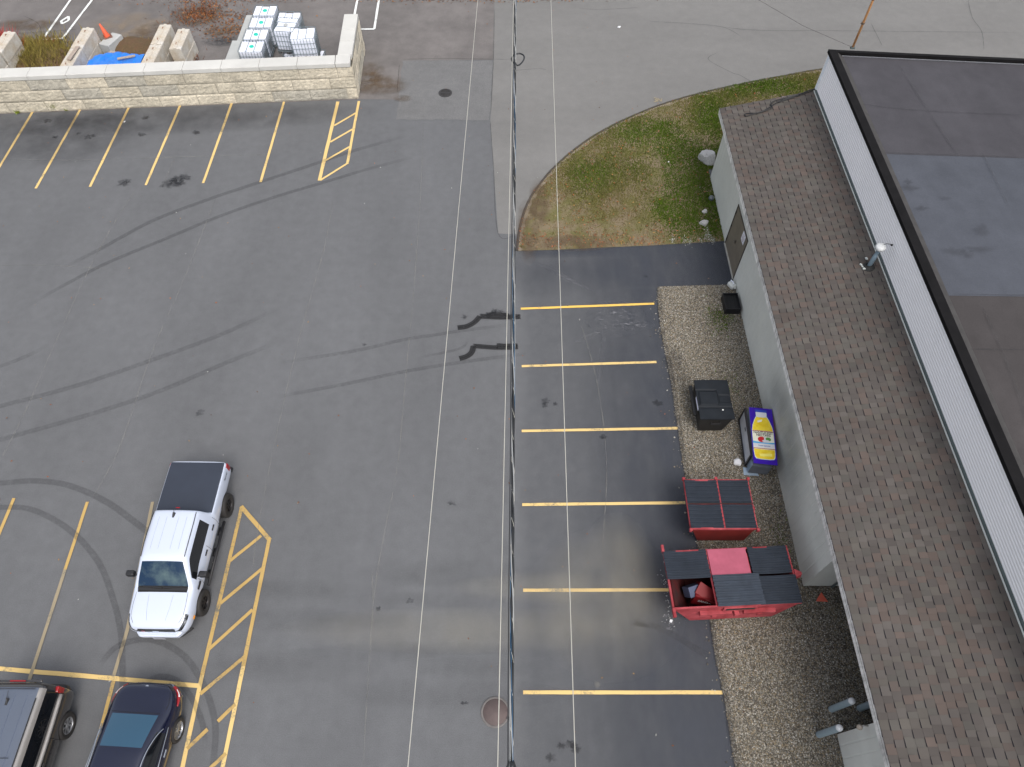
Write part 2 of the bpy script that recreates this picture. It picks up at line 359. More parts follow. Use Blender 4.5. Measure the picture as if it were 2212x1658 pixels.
strip([(1059, 262), (1066, 360), (1076, 505), (1116, 507)], .04, m_crack, 'crack', taper=.02)
for pts in [[(1068, 20), (1066, 130), (1060, 250)], [(870, 130), (960, 128), (1110, 130)], [(1100, 155), (1160, 150), (1180, 152)], [(1560, 60), (1620, 66), (1700, 68), (1800, 68), (2212, 72)], [(1550, 115), (1530, 130), (1580, 158), (1600, 165), (1640, 190), (1660, 208)],
            [(2090, 0), (2100, 40), (2120, 70), (2125, 110)], [(1880, 50), (1895, 80), (1905, 100)], [(50, 35), (80, 50), (88, 65), (82, 72)], [(0, 76), (100, 70), (200, 62)], [(1250, 20), (1300, 22), (1380, 18)], [(863, 140), (858, 200)], [(1400, 48), (1480, 52), (1560, 60), (1600, 80)]]:
    strip(pts, .05, m_crack, 'crack', taper=.1)
for q in [(385, 388, .28), (393, 397, .2), (378, 396, .2), (268, 398, .28), (275, 393, .2), (370, 399, .4), (400, 384, .3), (193, 297, .25), (308, 292, .22), (103, 263, .2), (315, 256, .2), (170, 290, .12), (1178, 868, .18), (1176, 877, .14), (1200, 874, .1), (1420, 873, .16), (1302, 945, .13),
          (1232, 1608, .13), (1212, 1612, .11), (1190, 1637, .14), (1245, 1620, .12), (1240, 1612, .1), (976, 1088, .14), (1000, 1520, .06), (1008, 1520, .06), (432, 893, .17), (787, 746, .08), (818, 1316, .09), (885, 1298, .11), (1100, 1552, .09), (1098, 1536, .07), (1395, 598, .1), (425, 288, .2), (120, 298, .15)]:
    blob(q[:2], q[2], q[2] * .75, m_oil, jag=.5, power=.5)
blob((1310, 1300), 2.4, 2.3, m_dust, name='dust_patch'); blob((1340, 1240), 1.2, 2.0, m_dust, name='dust_patch'); blob((1000, 1362), 5.5, .7, m_dust, name='dust_patch'); blob((1180, 1270), 3.0, .5, m_dust, name='dust_patch'); blob((1290, 1480), .1, .1, m_dust, name='dust_patch')
for c, rx, ry in [((960, 1240), 3.2, .45), ((640, 1275), 2.8, .35), ((900, 1300), 3, .3), ((900, 1410), 4, .3), ((960, 1500), 3.4, .45), ((700, 1340), 3, .4), ((620, 1440), 3, .5), ((1010, 1445), 2, .3)]: blob(c, rx, ry, m_smear, name='dark_smear')
blob((820, 185), 1.6, .9, m_mud, name='silt'); blob((800, 160), .8, 1.0, m_mud, name='silt'); blob((870, 215), .5, .3, m_mud, name='silt')
blob((280, 65), 2.6, 1.8, decal('sand', L(150, 132, 108), .6, 1.4, .3, .7), name='silt'); blob((480, 68), 1.2, .7, m_mud, name='silt'); blob((430, 35), 1.8, 1.3, m_mud, name='silt'); blob((340, 75), 1.6, 1.2, m_mud, name='silt'); blob((60, 55), 2.0, .6, m_mud, name='silt'); blob((480, 92), 1.2, .5, m_oil, name='silt')
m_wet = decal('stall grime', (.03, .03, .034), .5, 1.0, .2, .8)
blob((400, 258), 9.5, 1.2, m_wet, name='grime', rot=.06); blob((120, 290), 5, 2.5, m_wet, name='grime')

# darker sealed stalls on the right --------------------------------------------
gravel_left_px = [(1420, 624), (1423, 680), (1432, 740), (1450, 830), (1463, 920), (1475, 1000), (1490, 1090), (1505, 1170), (1530, 1320), (1545, 1420), (1562, 1500), (1575, 1580), (1588, 1660), (1602, 1760)]
def gx(v):
    if v < 624: return 1592
    for a, b in zip(gravel_left_px, gravel_left_px[1:]):
        if a[1] <= v <= b[1]: return a[0] + (b[0] - a[0]) * (v - a[1]) / (b[1] - a[1])
    return 1602
rows = [540 + (1745 - 540) * i / 110 for i in range(111)]; cols = 40; vs = []; fd = []
for v in rows:
    xl = 1112; xr = gx(v) + 4
    if v < 545: xr = 1568
    for j in range(cols + 1):
        u = xl + (xr - xl) * j / cols; p = P(u, v - (u - 1112) / 458. * 20.5 * max(0, 1 - (v - 540) / 50)); vs.append((p.x, p.y, .0085 + .000001 * j))
        t = (u - 1190) / 300.; t = min(1, max(0, t)); t = t * t * (3 - 2 * t)
        base = .22 if v > 560 else .75
        if v < 640: t = min(1, t + .45 * (1 - abs(v - 590) / 60 if abs(v - 590) < 60 else 0))
        fd.append(min(1, base * min(1, (u - 1112) / 40.) + .75 * t))
vs += [(q[0], -12.0, q[2]) for q in vs[-(cols + 1):]]; fd += fd[-(cols + 1):]
c = cols + 1; fs = np.array([(i * c + j, (i + 1) * c + j, (i + 1) * c + j + 1, i * c + j + 1) for i in range(111) for j in range(cols)])
np_mesh('sealed_surface', np.array(vs), fs, decal('sealcoat', L(58, 62, 71), .8, 1.3, -.3, .65, rough=.7, stretch=(1.4, .5, 1)), lot, fade=fd)
m_scuff = decal('pale scuffs', L(150, 150, 155), .5, 5, .55, .75, stretch=(1, 2.5, 1))
for c_, rx, ry, ro in [((1270, 730), .6, .12, .5), ((1370, 705), .8, .25, 0), ((1330, 690), 1.2, .9, .0), ((1220, 600), 1.3, .12, -.6), ((1460, 1255), .35, 1.0, 0), ((1445, 1350), .2, .5, 0), ((1300, 770), 1.5, .1, 1.4)]: blob(c_, rx, ry, m_scuff, rot=ro, name='scuff')

# lawn -------------------------------------------------------------------------
m_soil = mat('lawn soil', L(132, 118, 94), .95, .22, 1.2, col2=L(98, 94, 56), grain=.3, gscale=40, bump=.6, bscale=30, lo=.42, hi=.6)
lawn_poly = [(p.x, p.y) for p in lawn_curve] + [(8.9, 26.5), (8.78, 20.7)]
lb = [P(1565, 522), P(1480, 527), P(1400, 532), P(1300, 536), P(1200, 541)]
lawn_poly = [(p.x, p.y) for p in lawn_curve if p.x < 12] + [(8.9, P(1900, 132).y - .8), (8.78, 24.7), (8.78, lb[0].y)] + [(p.x, p.y) for p in lb]
lawn_poly2 = [(p.x, p.y) for p in lawn_curve] + [(40, 25.05), (8.78, 25.05)] + [(8.78, lb[0].y)] + [(p.x, p.y) for p in lb]
sheet('lawn', lawn_poly2, .022, m_soil, label='patchy green lawn with bare soil and fallen leaves')
kerb = MB(); kc = [Vector((p.x, p.y, 0)) for p in lawn_curve]
ring = []
for i, p in enumerate(kc):
    t = (kc[min(i + 1, len(kc) - 1)] - kc[max(i - 1, 0)]).normalized(); n_ = Vector((-t.y, t.x, 0)); ring.append([p + n_ * .03, p + n_ * .01 + Vector((0, 0, .04)), p - n_ * .06 + Vector((0, 0, .05)), p - n_ * .1 + Vector((0, 0, .02))])
kv = [q for r_ in ring for q in r_]
kerb.add(kv, [(i * 4 + j, i * 4 + j + 1, (i + 1) * 4 + j + 1, (i + 1) * 4 + j) for i in range(len(kc) - 1) for j in range(3)])
ko = kerb.build('kerb', mat('kerb asphalt', L(70, 64, 60), .9, .25, 3, bump=.6, bscale=30), smooth=True)
tag(ko, 'low dark asphalt kerb curving along the lawn', kind='structure'); sm = ko.modifiers.new('w', 'SOLIDIFY'); sm.thickness = .01
verge = MB()
rv = []
for i, p in enumerate(kc):
    t = (kc[min(i + 1, len(kc) - 1)] - kc[max(i - 1, 0)]).normalized(); n_ = Vector((-t.y, t.x, 0)); w_ = .2 + .22 * mnoise.noise(Vector((i * .7, 0, 0)))
    rv += [p - n_ * .07 + Vector((0, 0, .03)), p - n_ * w_ + Vector((0, 0, .03))]
verge.add(rv, [(2 * i, 2 * i + 1, 2 * i + 3, 2 * i + 2) for i in range(len(kc) - 1)])
tag(verge.build('verge', mat('sandy verge', L(130, 120, 104), .95, .25, 4, grain=.3, gscale=40)), 'strip of pale sand between kerb and grass', kind='structure')
# grass blades
def scatter(poly, n, x0, x1, y0, y1):
    x = rng.uniform(x0, x1, n); y = rng.uniform(y0, y1, n); k = inside(x, y, poly); return x[k], y[k]
def blades(name, x, y, h, tone, lean=.6, w=.012, z=.022, label=None):
    n = len(x); a = rng.uniform(0, 2 * np.pi, n); b = rng.uniform(0, 2 * np.pi, n); le = rng.uniform(.1, lean, n) * h
    v = np.zeros((n, 3, 3)); v[:, 0] = np.stack([x - np.cos(a) * w, y - np.sin(a) * w, np.full(n, z)], 1); v[:, 1] = np.stack([x + np.cos(a) * w, y + np.sin(a) * w, np.full(n, z)], 1)
    v[:, 2] = np.stack([x + np.cos(b) * le, y + np.sin(b) * le, z + h * np.sqrt(np.maximum(.05, 1 - (le / h) ** 2))], 1)
    o = np_mesh(name, v.reshape(-1, 3), np.arange(3 * n).reshape(-1, 3), m_blade, tone=np.repeat(tone, 3, axis=0))
    return tag(o, label, 'grass', kind='stuff')
m_blade = vcol_mat('grass blades', .95)
gx_, gy_ = scatter(lawn_poly2, 520000, -.2, 19, 16, 37)
gd = fbm(gx_, gy_, .35, 3); green = np.clip((fbm(gx_, gy_, .3, 11) - .42) * 3.2 + .75 * np.clip((gx_ - 3.6) / 2.5, 0, 1), 0, 1)
cen = P(1480, 380); green = .14 + .3 * (fbm(gx_, gy_, .9, 21) - .5)
for (gu, gv, rx_, ry_, am) in [(1480, 400, 1.5, 3.4, 1.1), (1500, 470, 1.3, 1.6, .7), (1285, 380, 1.4, 1.5, .55), (1350, 285, 1.6, 1.5, .5), (1640, 185, 3.5, 1.2, .7), (1450, 300, 1.2, 1.5, .4), (1545, 260, 1.5, 1.5, .4), (1560, 330, .6, 3.0, .5)]:
    q_ = P(gu, gv); green = green + 1.25 * am * np.exp(-(((gx_ - q_.x) / rx_) ** 2 + ((gy_ - q_.y) / ry_) ** 2)) * (.55 + .9 * vnoise(gx_, gy_, 1.1, 31))
green = np.clip(green, 0, 1)
edge_bare = np.clip((gy_ - (lb[3].y + .2)) / 1.5, 0, 1) * np.clip((gx_ - .25) / 1.2, .0, 1)
dens = np.clip(.22 + (gd - .35) * 1.6 + .55 * green, .08, 1) * (.25 + .75 * edge_bare)
keep = rng.random(len(gx_)) < dens; gx_, gy_, green = gx_[keep], gy_[keep], green[keep]
j = rng.normal(0, .12, len(gx_)); gg = np.clip(green + j, 0, 1)[:, None]
tone = np.array(L(128, 110, 70)) * (1 - gg) + np.array(L(80, 106, 24)) * gg; tone = tone * rng.uniform(.7, 1.2, (len(gx_), 1))
blades('grass', gx_, gy_, rng.uniform(.03, .09, len(gx_)), tone, w=.010 + .018 * green, label='short patchy green and straw grass on the lawn')
# leaves
def leaves(name, x, y, z, size, cols, label):
    n = len(x); a = rng.uniform(0, 2 * np.pi, n); s = rng.uniform(.6, 1.2, n) * size; tl = rng.normal(0, .35, (n, 4)) * s[:, None]
    v = np.zeros((n, 4, 3))
    for q, (p, r_) in enumerate([(0, 1.), (np.pi / 2, .55), (np.pi, 1.), (3 * np.pi / 2, .55)]):
        v[:, q] = np.stack([x + np.cos(a + p) * s * r_, y + np.sin(a + p) * s * r_, z + .012 + np.abs(tl[:, q])], 1)
    t = np.array(cols)[rng.integers(0, len(cols), n)] * rng.uniform(.6, 1.2, (n, 1))
    return tag(np_mesh(name, v.reshape(-1, 3), np.arange(4 * n).reshape(-1, 4), m_leaf, tone=np.repeat(t, 4, axis=0)), label, 'leaves', kind='stuff')
m_leaf = vcol_mat('dry leaf')
LC = [L(146, 90, 56), L(126, 82, 56), L(154, 118, 70), L(100, 70, 52), L(164, 100, 66), L(140, 116, 90)]
xs, ys = scatter(lawn_poly2, 36000, -.2, 17, 16, 37)
p_ = .03 + .85 * np.exp(-((xs - .5) / .8) ** 2 - ((ys - 17.6) / 1.5) ** 2) + .8 * np.exp(-((ys - (lb[3].y + .35)) / .5) ** 2) * (xs < 7) + .09 * np.exp(-((xs - 3) / 3) ** 2)
k = rng.random(len(xs)) < p_ * (.5 + vnoise(xs, ys, 1.2, 5)); xs, ys = xs[k], ys[k]
leaves('fallen_leaves', xs, ys, .05, .045, LC, 'orange and brown fallen leaves along the lawn edge')
xs = rng.uniform(-22, 9, 260); ys = rng.uniform(2, 38, 260)
leaves('scattered_leaves', xs, ys, .022, .035, LC + [L(170, 170, 165)], 'few single leaves and scraps blown across the lot')
def gauss_xy(px, sx, sy, n):
    c_ = P(*px); return rng.normal(c_.x, sx, n), rng.normal(c_.y, sy, n)
X_, Y_ = [], []
for px, sx, sy, n in [((435, 30), .7, .7, 350), ((500, 38), 1.6, .3, 260), ((470, 2), 2.2, .3, 250), ((490, 68), .7, .5, 300), ((1010, -4), 4, .25, 900)]:
    a, b = gauss_xy(px, sx, sy, n); X_.append(a); Y_.append(b)
leaves('leaf_litter', np.concatenate(X_), np.concatenate(Y_), .025, .06, [L(120, 78, 50), L(140, 92, 54), L(96, 66, 50), L(150, 104, 60)], 'heap of brown leaf litter on the yard asphalt')

for c_, rx, ry in [((1140, 500), .5, 2.0), ((1165, 440), .5, 1.6), ((1240, 528), 2.0, .5)]: blob(c_, rx, ry, m_mud, name='bare_soil').location.z = .03 - .0
# gravel -------------------------------------------------------------------------
m_grav = mat('gravel bed', L(82, 77, 68), .95, .25, 1.1, grain=.6, gscale=26, bump=1.0, bscale=26, spots=(.5, .15))
WX = 8.78
gp = [P(1423, 621), P(1590, 616)]; gp = [(p.x, p.y) for p in gp] + [(WX - .01, P(1590, 616).y - .1), (WX - .01, 6.34), (12.0, 6.34), (12.0, 2.2), (WX - .01, 2.2), (WX - .01, -12), (6.9, -12)]
gl = [P(*q) for q in gravel_left_px[::-1]]; gp += [(6.9, gl[0].y - .6)] + [(p.x, p.y) for p in gl]
sheet('gravel_bed', gp, .026, m_grav, label='strip of tan gravel along the building wall')
xs, ys = scatter(gp, 420000, 4, 12, -1, 20.5); n = len(xs)
k = ys > .3; xs, ys = xs[k], ys[k]; sel = rng.permutation(len(xs))[:130000]; xs, ys = xs[sel], ys[sel]; n = len(xs)
ov = rng.random(n) < .04; xs = np.where(ov, xs - rng.exponential(.12, n), xs)
s = rng.uniform(.012, .028, n); a = rng.uniform(0, 2 * np.pi, n); el = rng.uniform(.5, 1, n)
v = np.zeros((n, 5, 3))
for q in range(4):
    ang = a + q * np.pi / 2; rr = s * np.where(q % 2, el, 1.) * 1.3
    v[:, q] = np.stack([xs + np.cos(ang) * rr, ys + np.sin(ang) * rr, np.full(n, .02)], 1)
v[:, 4] = np.stack([xs + rng.normal(0, .3, n) * s, ys + rng.normal(0, .3, n) * s, .03 + s * rng.uniform(.8, 1.4, n)], 1)
fi = np.array([(0, 1, 4), (1, 2, 4), (2, 3, 4), (3, 0, 4)]); F = (np.arange(n)[:, None, None] * 5 + fi).reshape(-1, 3)
pal = np.array([L(184, 180, 170), L(146, 142, 132), L(98, 93, 84), L(150, 134, 108), L(108, 108, 108), L(64, 61, 57), L(208, 206, 200)])
tn = np.array(L(128, 120, 104)) * .22 + .68 * pal[rng.choice(7, n, p=[.16, .24, .16, .18, .10, .12, .04])] * rng.uniform(.6, 1.15, (n, 1))
tag(np_mesh('gravel_stones', v.reshape(-1, 3), F, vcol_mat('gravel stone', .85), tone=np.repeat(tn, 5, axis=0)), 'loose tan and grey gravel stones beside the wall', 'gravel', kind='stuff')
blob((1460, 790), .45, 1.0, m_wet, name='dirt_spill', jag=.4); 
xs, ys = gauss_xy((1555, 690), .28, .35, 500); a1, b1 = gauss_xy((1690, 1180), .2, .5, 150); a2, b2 = gauss_xy((1575, 840), .2, .5, 120); xs = np.concatenate([xs, a1, a2]); ys = np.concatenate([ys, b1, b2])
blades('weeds', xs, ys, rng.uniform(.05, .14, len(xs)), np.array(L(86, 104, 40)) * rng.uniform(.5, 1.4, (len(xs), 1)), w=.02, z=.03, label='sparse low weeds growing through the gravel')
# dark asphalt lip beside gravel
strip([(q[0] + 3, q[1]) for q in gravel_left_px], .2, m_wet, 'edge_grime', taper=.01)

# ================================================================== building
m_side = mat('lower siding', L(202, 203, 197), .55, .06, .5, spots=(1.5, .05), bump=.05, bscale=20)
m_upper = mat('upper siding', L(238, 236, 236), .6, .02, .4)
m_fas = mat('dirty fascia', L(214, 212, 208), .6, .28, 5, lo=.35, hi=.6, stretch=(1, 1, .3))
m_black = mat('black coping', (.008, .0075, .008), .75, .3, 2, spec=.12)
m_flash = mat('dark flashing', L(80, 90, 90), .5, .1, 2)
m_dark = mat('dark void', (.02, .018, .016), .9, .2, 2)
Y0, Y1 = -9.0, 24.95
EX, EZ, HX, HZ = 8.48, 3.2, 12.1, 4.02
SL = (HZ - EZ) / (HX - EX)
bld = empty('building', (WX, 8, 0), label='low commercial building with brown shingle lean-to roof and white siding', cat='building')
BO = bld.location
def ribbed(name, pts_fn, length, n, m, depth=.012):
    # vertical ribbed siding along Y between y0,y1 up to z
    pass
g = MB()
def ribwall_x(g, X, ya, yb, za, zb, pitch=.3, d=.008, sgn=-1):
    n = max(1, round((yb - ya) / pitch)); st = (yb - ya) / n
    for i in range(n):
        a = ya + i * st; g.add([(X, a, za), (X, a + .03, za), (X, a + .03, zb), (X, a, zb)], [(0, 3, 2, 1)] if sgn < 0 else [(0, 1, 2, 3)])
        xo = X + sgn * d; g.add([(X, a + .03, za), (xo, a + .045, za), (xo, a + .045, zb), (X, a + .03, zb)], [(0, 3, 2, 1)])
        g.add([(xo, a + .045, za), (xo, a + st - .015, za), (xo, a + st - .015, zb), (xo, a + .045, zb)], [(0, 3, 2, 1)])
        g.add([(xo, a + st - .015, za), (X, a + st, za), (X, a + st, zb), (xo, a + st - .015, zb)], [(0, 3, 2, 1)])
dA, dB = PX(1567, 524, WX).y, PX(1586, 599, WX).y
dL, dH_ = max(dA, dB), min(dA, dB)      # far and near jamb
ribwall_x(g, WX, 6.35, dH_, .0, 3.1); ribwall_x(g, WX, dL, 24.5, .0, 3.1)
g.add([(WX, dH_, 2.12), (WX, dL, 2.12), (WX, dL, 3.1), (WX, dH_, 3.1)], [(0, 3, 2, 1)])
g.add([(WX, 6.35, 0), (12.1, 6.35, 0), (12.1, 6.35, 4), (WX, 6.35, 3.2)], [(0, 1, 2, 3)])
g.add([(WX, 24.5, 0), (12.1, 24.5, 0), (12.1, 24.5, 4), (WX, 24.5, 3.2)], [(3, 2, 1, 0)])
g.build('lower_wall', m_side, bld, off=BO); g = MB(); ribwall_x(g, WX, Y0, 2.33, .0, 3.1)
g.add([(WX, 2.33, 0), (12.1, 2.33, 0), (12.1, 2.33, 4), (WX, 2.33, 3.2)], [(3, 2, 1, 0)])
g.build('lower_wall', m_side, bld, off=BO)
g = MB(); g.add([(12.1, 2.33, 0), (12.1, 6.35, 0), (12.1, 6.35, 4), (12.1, 2.33, 4)], [(0, 3, 2, 1)]); g.build('recess_wall', m_dark, bld, off=BO)
cp = P(1795, 1268); g = MB(); g.tube([(cp.x, 6.30, .05), (cp.x, 6.30, 3.1)], .03, 8); g.build('downpipe', m_flash, bld, off=BO)
sc0 = PX(1690, 915, WX); vv_, ff_, fd_ = [], [], []
for i_ in range(13):
    for j_ in range(13):
        a_, b_ = i_ / 6 - 1, j_ / 6 - 1; vv_.append((WX - .0125, sc0.y - .5 + a_ * 2.8, max(.02, sc0.z + b_ * 1.4))); fd_.append(max(0, 1 - (a_ * a_ + b_ * b_)) ** 1.3)
ff_ = [(i_ * 13 + j_, i_ * 13 + j_ + 1, (i_ + 1) * 13 + j_ + 1, (i_ + 1) * 13 + j_) for i_ in range(12) for j_ in range(12)]
np_mesh('dark_wall_patch', np.array(vv_) - np.array(BO), np.array(ff_), decal('dark wall tone', (.05, .06, .065), .42, .8, .0, .6), bld, fade=fd_)  # soft oval where the lower wall is darker, fading to its rim
# roof deck + shingles
g = MB(); g.add([(EX, Y0, EZ - .02), (HX, Y0, HZ - .02), (HX, Y1, HZ - .02), (EX, Y1, EZ - .02), (EX, Y0, EZ - .12), (HX, Y0, HZ - .12), (HX, Y1, HZ - .12), (EX, Y1, EZ - .12)], [(0, 1, 2, 3), (7, 6, 5, 4), (0, 4, 5, 1), (3, 2, 6, 7), (1, 5, 6, 2)])
g.build('roof_deck', mat('roof deck', (.05, .045, .04), .9, .1), bld, off=BO)
nrow = 17; run = math.hypot(HX - EX, HZ - EZ); ex = run / nrow; ux, uz = (HX - EX) / run, (HZ - EZ) / run; nx_, nz_ = -uz, ux
sv, sf, stn = [], [], []
tones = np.array([L(122, 119, 110), L(112, 108, 102), L(126, 122, 118), L(118, 102, 94), L(104, 100, 98), L(130, 108, 98), L(110, 112, 106), L(96, 92, 90)])
for r_ in range(nrow):
    y = Y0 + rng.uniform(-.3, 0); s0 = r_ * ex; ti = 0
    while y < Y1:
        w_ = rng.choice([.14, .16, .19, .22]); raised = ti % 2 == 0; ti += 1
        y2 = min(y + w_, Y1); y1_ = max(y, Y0)
        if y2 > y1_:
            h0 = .022 if raised else .010; h1 = .004
            t_ = (tones[rng.integers(0, 8)] * .33 + np.array(L(112, 105, 100)) * .67) * rng.uniform(.53, .63)
            def pt(s, h, yy): return (EX + ux * s + nx_ * h, yy, EZ + uz * s + nz_ * h)
            s1 = s0 + ex; b = len(sv)
            sv += [pt(s0, h0, y1_), pt(s1, h1, y1_), pt(s1, h1, y2), pt(s0, h0, y2)]; stn += [t_] * 4; sf.append((b, b + 1, b + 2, b + 3))
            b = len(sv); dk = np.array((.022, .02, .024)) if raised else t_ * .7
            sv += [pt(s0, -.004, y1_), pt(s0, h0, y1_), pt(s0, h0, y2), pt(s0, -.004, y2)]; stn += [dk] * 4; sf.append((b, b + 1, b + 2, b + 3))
            if raised:   # asphalt edge of the raised tab, its shadow painted in as a dark dash
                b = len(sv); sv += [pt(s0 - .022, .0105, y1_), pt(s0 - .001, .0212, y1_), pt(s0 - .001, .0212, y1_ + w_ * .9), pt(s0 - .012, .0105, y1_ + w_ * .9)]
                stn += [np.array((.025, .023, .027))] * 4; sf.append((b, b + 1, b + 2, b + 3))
        y = y2
m_sh = vcol_mat('shingle granules', .95); n_ = m_sh.node_tree; b_ = n_.nodes['Principled BSDF']; at = [x for x in n_.nodes if x.type == 'ATTRIBUTE'][0]
tc = n_.nodes.new('ShaderNodeTexCoord'); tt = n_.nodes.new('ShaderNodeTexNoise'); tt.inputs['Scale'].default_value = .9; tt.inputs['Detail'].default_value = 8; n_.links.new(tc.outputs['Object'], tt.inputs[0])
mr = n_.nodes.new('ShaderNodeMapRange'); mr.inputs[1].default_value = .3; mr.inputs[2].default_value = .7; mr.inputs[3].default_value = .86; mr.inputs[4].default_value = 1.08; n_.links.new(tt.outputs['Fac'], mr.inputs[0])
vm = n_.nodes.new('ShaderNodeVectorMath'); vm.operation = 'SCALE'; n_.links.new(at.outputs['Color'], vm.inputs[0]); n_.links.new(mr.outputs[0], vm.inputs['Scale']); n_.links.new(vm.outputs[0], b_.inputs['Base Color'])
sv = np.array(sv) - np.array(BO)
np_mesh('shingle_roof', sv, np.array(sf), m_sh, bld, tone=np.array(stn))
# fascia
g = MB(); g.box((EX + .03, (Y0 + Y1) / 2, EZ - .16), (.05, Y1 - Y0, .25)); g.build('fascia', m_fas, bld, off=BO, bevel=.006)
g = MB()
yy = Y0
for i in range(12): g.box((EX + .17, yy + 1.4, EZ - .262), (.24, 2.79, .012)); yy += 2.8
g.build('soffit', m_fas, bld, off=BO)
# rake trim at far end
g = MB(); g.hexa([(EX, Y1 + .0, EZ - .2), (HX, Y1 + .0, HZ - .2), (HX, Y1 + .03, HZ - .2), (EX, Y1 + .03, EZ - .2)], [(EX, Y1 + .0, EZ - .03), (HX, Y1 + .0, HZ - .03), (HX, Y1 + .03, HZ - .03), (EX, Y1 + .03, EZ - .03)])
g.build('rake_trim', m_fas, bld, off=BO)
# upper wall: lap siding
UZ0, UZ1 = HZ + .05, 5.52; nl = 14; lh = (UZ1 - UZ0) / nl; g = MB()
for i in range(nl):
    za, zb = UZ0 + i * lh, UZ0 + (i + 1) * lh
    zq = [za, za + lh * .30, za + lh * .45, za + lh * .85, zb]; xq = [HX - .004, HX - .004, HX - .022, HX - .022, HX - .004]
    g.add([(xq[q_], yy_, zq[q_]) for q_ in range(5) for yy_ in (Y0, Y1)], [(2 * q_, 2 * q_ + 2, 2 * q_ + 3, 2 * q_ + 1) for q_ in range(4)])
g.build('upper_wall', m_upper, bld, off=BO)

g = MB(); g.box((HX - .01, Y1 - .03, 4.75), (.09, .12, 1.55)); g.build('corner_trim', mat('white trim', L(226, 232, 238), .4, .03), bld, off=BO, bevel=.008)
g = MB(); g.box((HX - .035, (Y0 + Y1) / 2 - .02, HZ + .055), (.05, Y1 - Y0, .06)); g.build('wall_flashing', m_flash, bld, off=BO)
g = MB(); g.box((HX - .085, (Y0 + Y1) / 2 - .02, HZ + .012), (.035, Y1 - Y0, .02)); g.build('flashing_lip', mat('bright lip', L(200, 204, 200), .5, .05), bld, off=BO)
# coping and flat roof
far_l, far_r = P(1803, 109, 5.62), P(2212, 128, 5.62)
fy = lambda x: far_l.y + (far_r.y - far_l.y) * (x - far_l.x) / (far_r.x - far_l.x)
g = MB(); g.prism([(HX, fy(HX) - .06), (HX + 24, fy(HX + 24) - .06), (HX + 24, fy(HX + 24)), (HX, fy(HX))], 0, 5.42); g.build('end_wall', m_upper, bld, off=BO)
g = MB(); g.prism([(HX - .06, Y0), (HX + .24, Y0), (HX + .24, fy(HX + .3) + .02), (HX - .06, fy(HX) + .03)], 5.50, 5.64)
g.build('coping', m_black, bld, off=BO, bevel=.01)
g = MB(); g.prism([(HX + .24, fy(HX + .3) - .12), (HX + 24, fy(HX + 24) - .12), (HX + 24, fy(HX + 24) + .03), (HX + .24, fy(HX + .3) + .02)], 5.50, 5.632)
g.build('coping', m_black, bld, off=BO)
g = MB(); g.add([(HX + .24, Y0, 5.62), (HX + .52, Y0, 5.46), (HX + .52, fy(HX + .5) - .12, 5.46), (HX + .24, fy(HX + .3) - .12, 5.62)], [(0, 1, 2, 3)])
g.build('parapet_flashing', mat('parapet membrane', L(56, 54, 53), .8, .25, 3), bld, off=BO)
m_mt = mat('roof membrane charcoal', L(72, 71, 75), .95, .14, .5, grain=.08, gscale=30, spots=(1.3, .1), stretch=(1, .25, 1), spec=.12)
m_mm = mat('roof membrane blue grey', L(77, 80, 87), .95, .12, .5, grain=.08, gscale=30, spots=(1.3, .1), stretch=(1, .25, 1), spec=.12)
m_mb = mat('roof membrane brown grey', L(68, 65, 65), .95, .14, .5, grain=.08, gscale=30, spots=(1.3, .1), stretch=(1, .25, 1), spec=.12)
ya, yb = P(1900, 331, 5.46), P(2212, 341, 5.46); yc, yd = P(2052, 637, 5.46), P(2212, 639, 5.46)
sl1 = (yb.y - ya.y) / (yb.x - ya.x); sl2 = (yd.y - yc.y) / (yd.x - yc.x)
f1 = lambda x: ya.y + sl1 * (x - ya.x); f2 = lambda x: yc.y + sl2 * (x - yc.x)
X2 = HX + 24; XR = HX + .5
for nm, a, b, m, z in [('roof_membrane', f1, lambda x: fy(x) - .1, m_mt, 5.455), ('roof_membrane', f2, f1, m_mm, 5.450), ('roof_membrane', lambda x: Y0, f2, m_mb, 5.445)]:
    g = MB(); g.add([(XR, a(XR) - .03, z), (X2, a(X2) - .03, z), (X2, b(X2), z), (XR, b(XR), z)], [(0, 1, 2, 3)]); g.build(nm, m, bld, off=BO)
m_rs = decal('roof seam', (.03, .03, .032), .32, 2, .2, .6)
for pts, mm in [([(1900, 331), (2212, 341)], m_rs), ([(2052, 637), (2260, 640)], m_rs), ([(2090, 756), (2260, 757)], m_rs), ([(1845, 225), (1990, 240), (2212, 250)], m_rs), ([(1940, 140), (2010, 250), (2070, 340)], m_rs), ([(2120, 660), (2180, 800), (2230, 950)], m_rs), ([(2120, 330), (2180, 450)], m_rs)]:
    pp = catmull([P(u, v, 5.47) for u, v in pts], 6); o = strip(None, .055, mm, 'roof_seam', pts=pp); o.location.z = 5.464 - .02; o.parent = bld; o.location -= BO
for (u, v, a, b) in [(1965, 408, .35, .18), (1990, 452, .3, .12), (2118, 540, .5, .16), (2060, 545, .35, .2), (2090, 550, .2, .2), (1962, 395, .15, .15), (2040, 430, .2, .12), (2120, 500, .25, .3)]:
    p0 = P(u, v, 5.464); o = blob((u, v), a, b, m_rs, name='roof_stain', jag=.5); o.parent = bld
    dx = p0 - P(u, v, 0); o.location = Vector((dx.x, dx.y, 5.464 - .02)) - BO
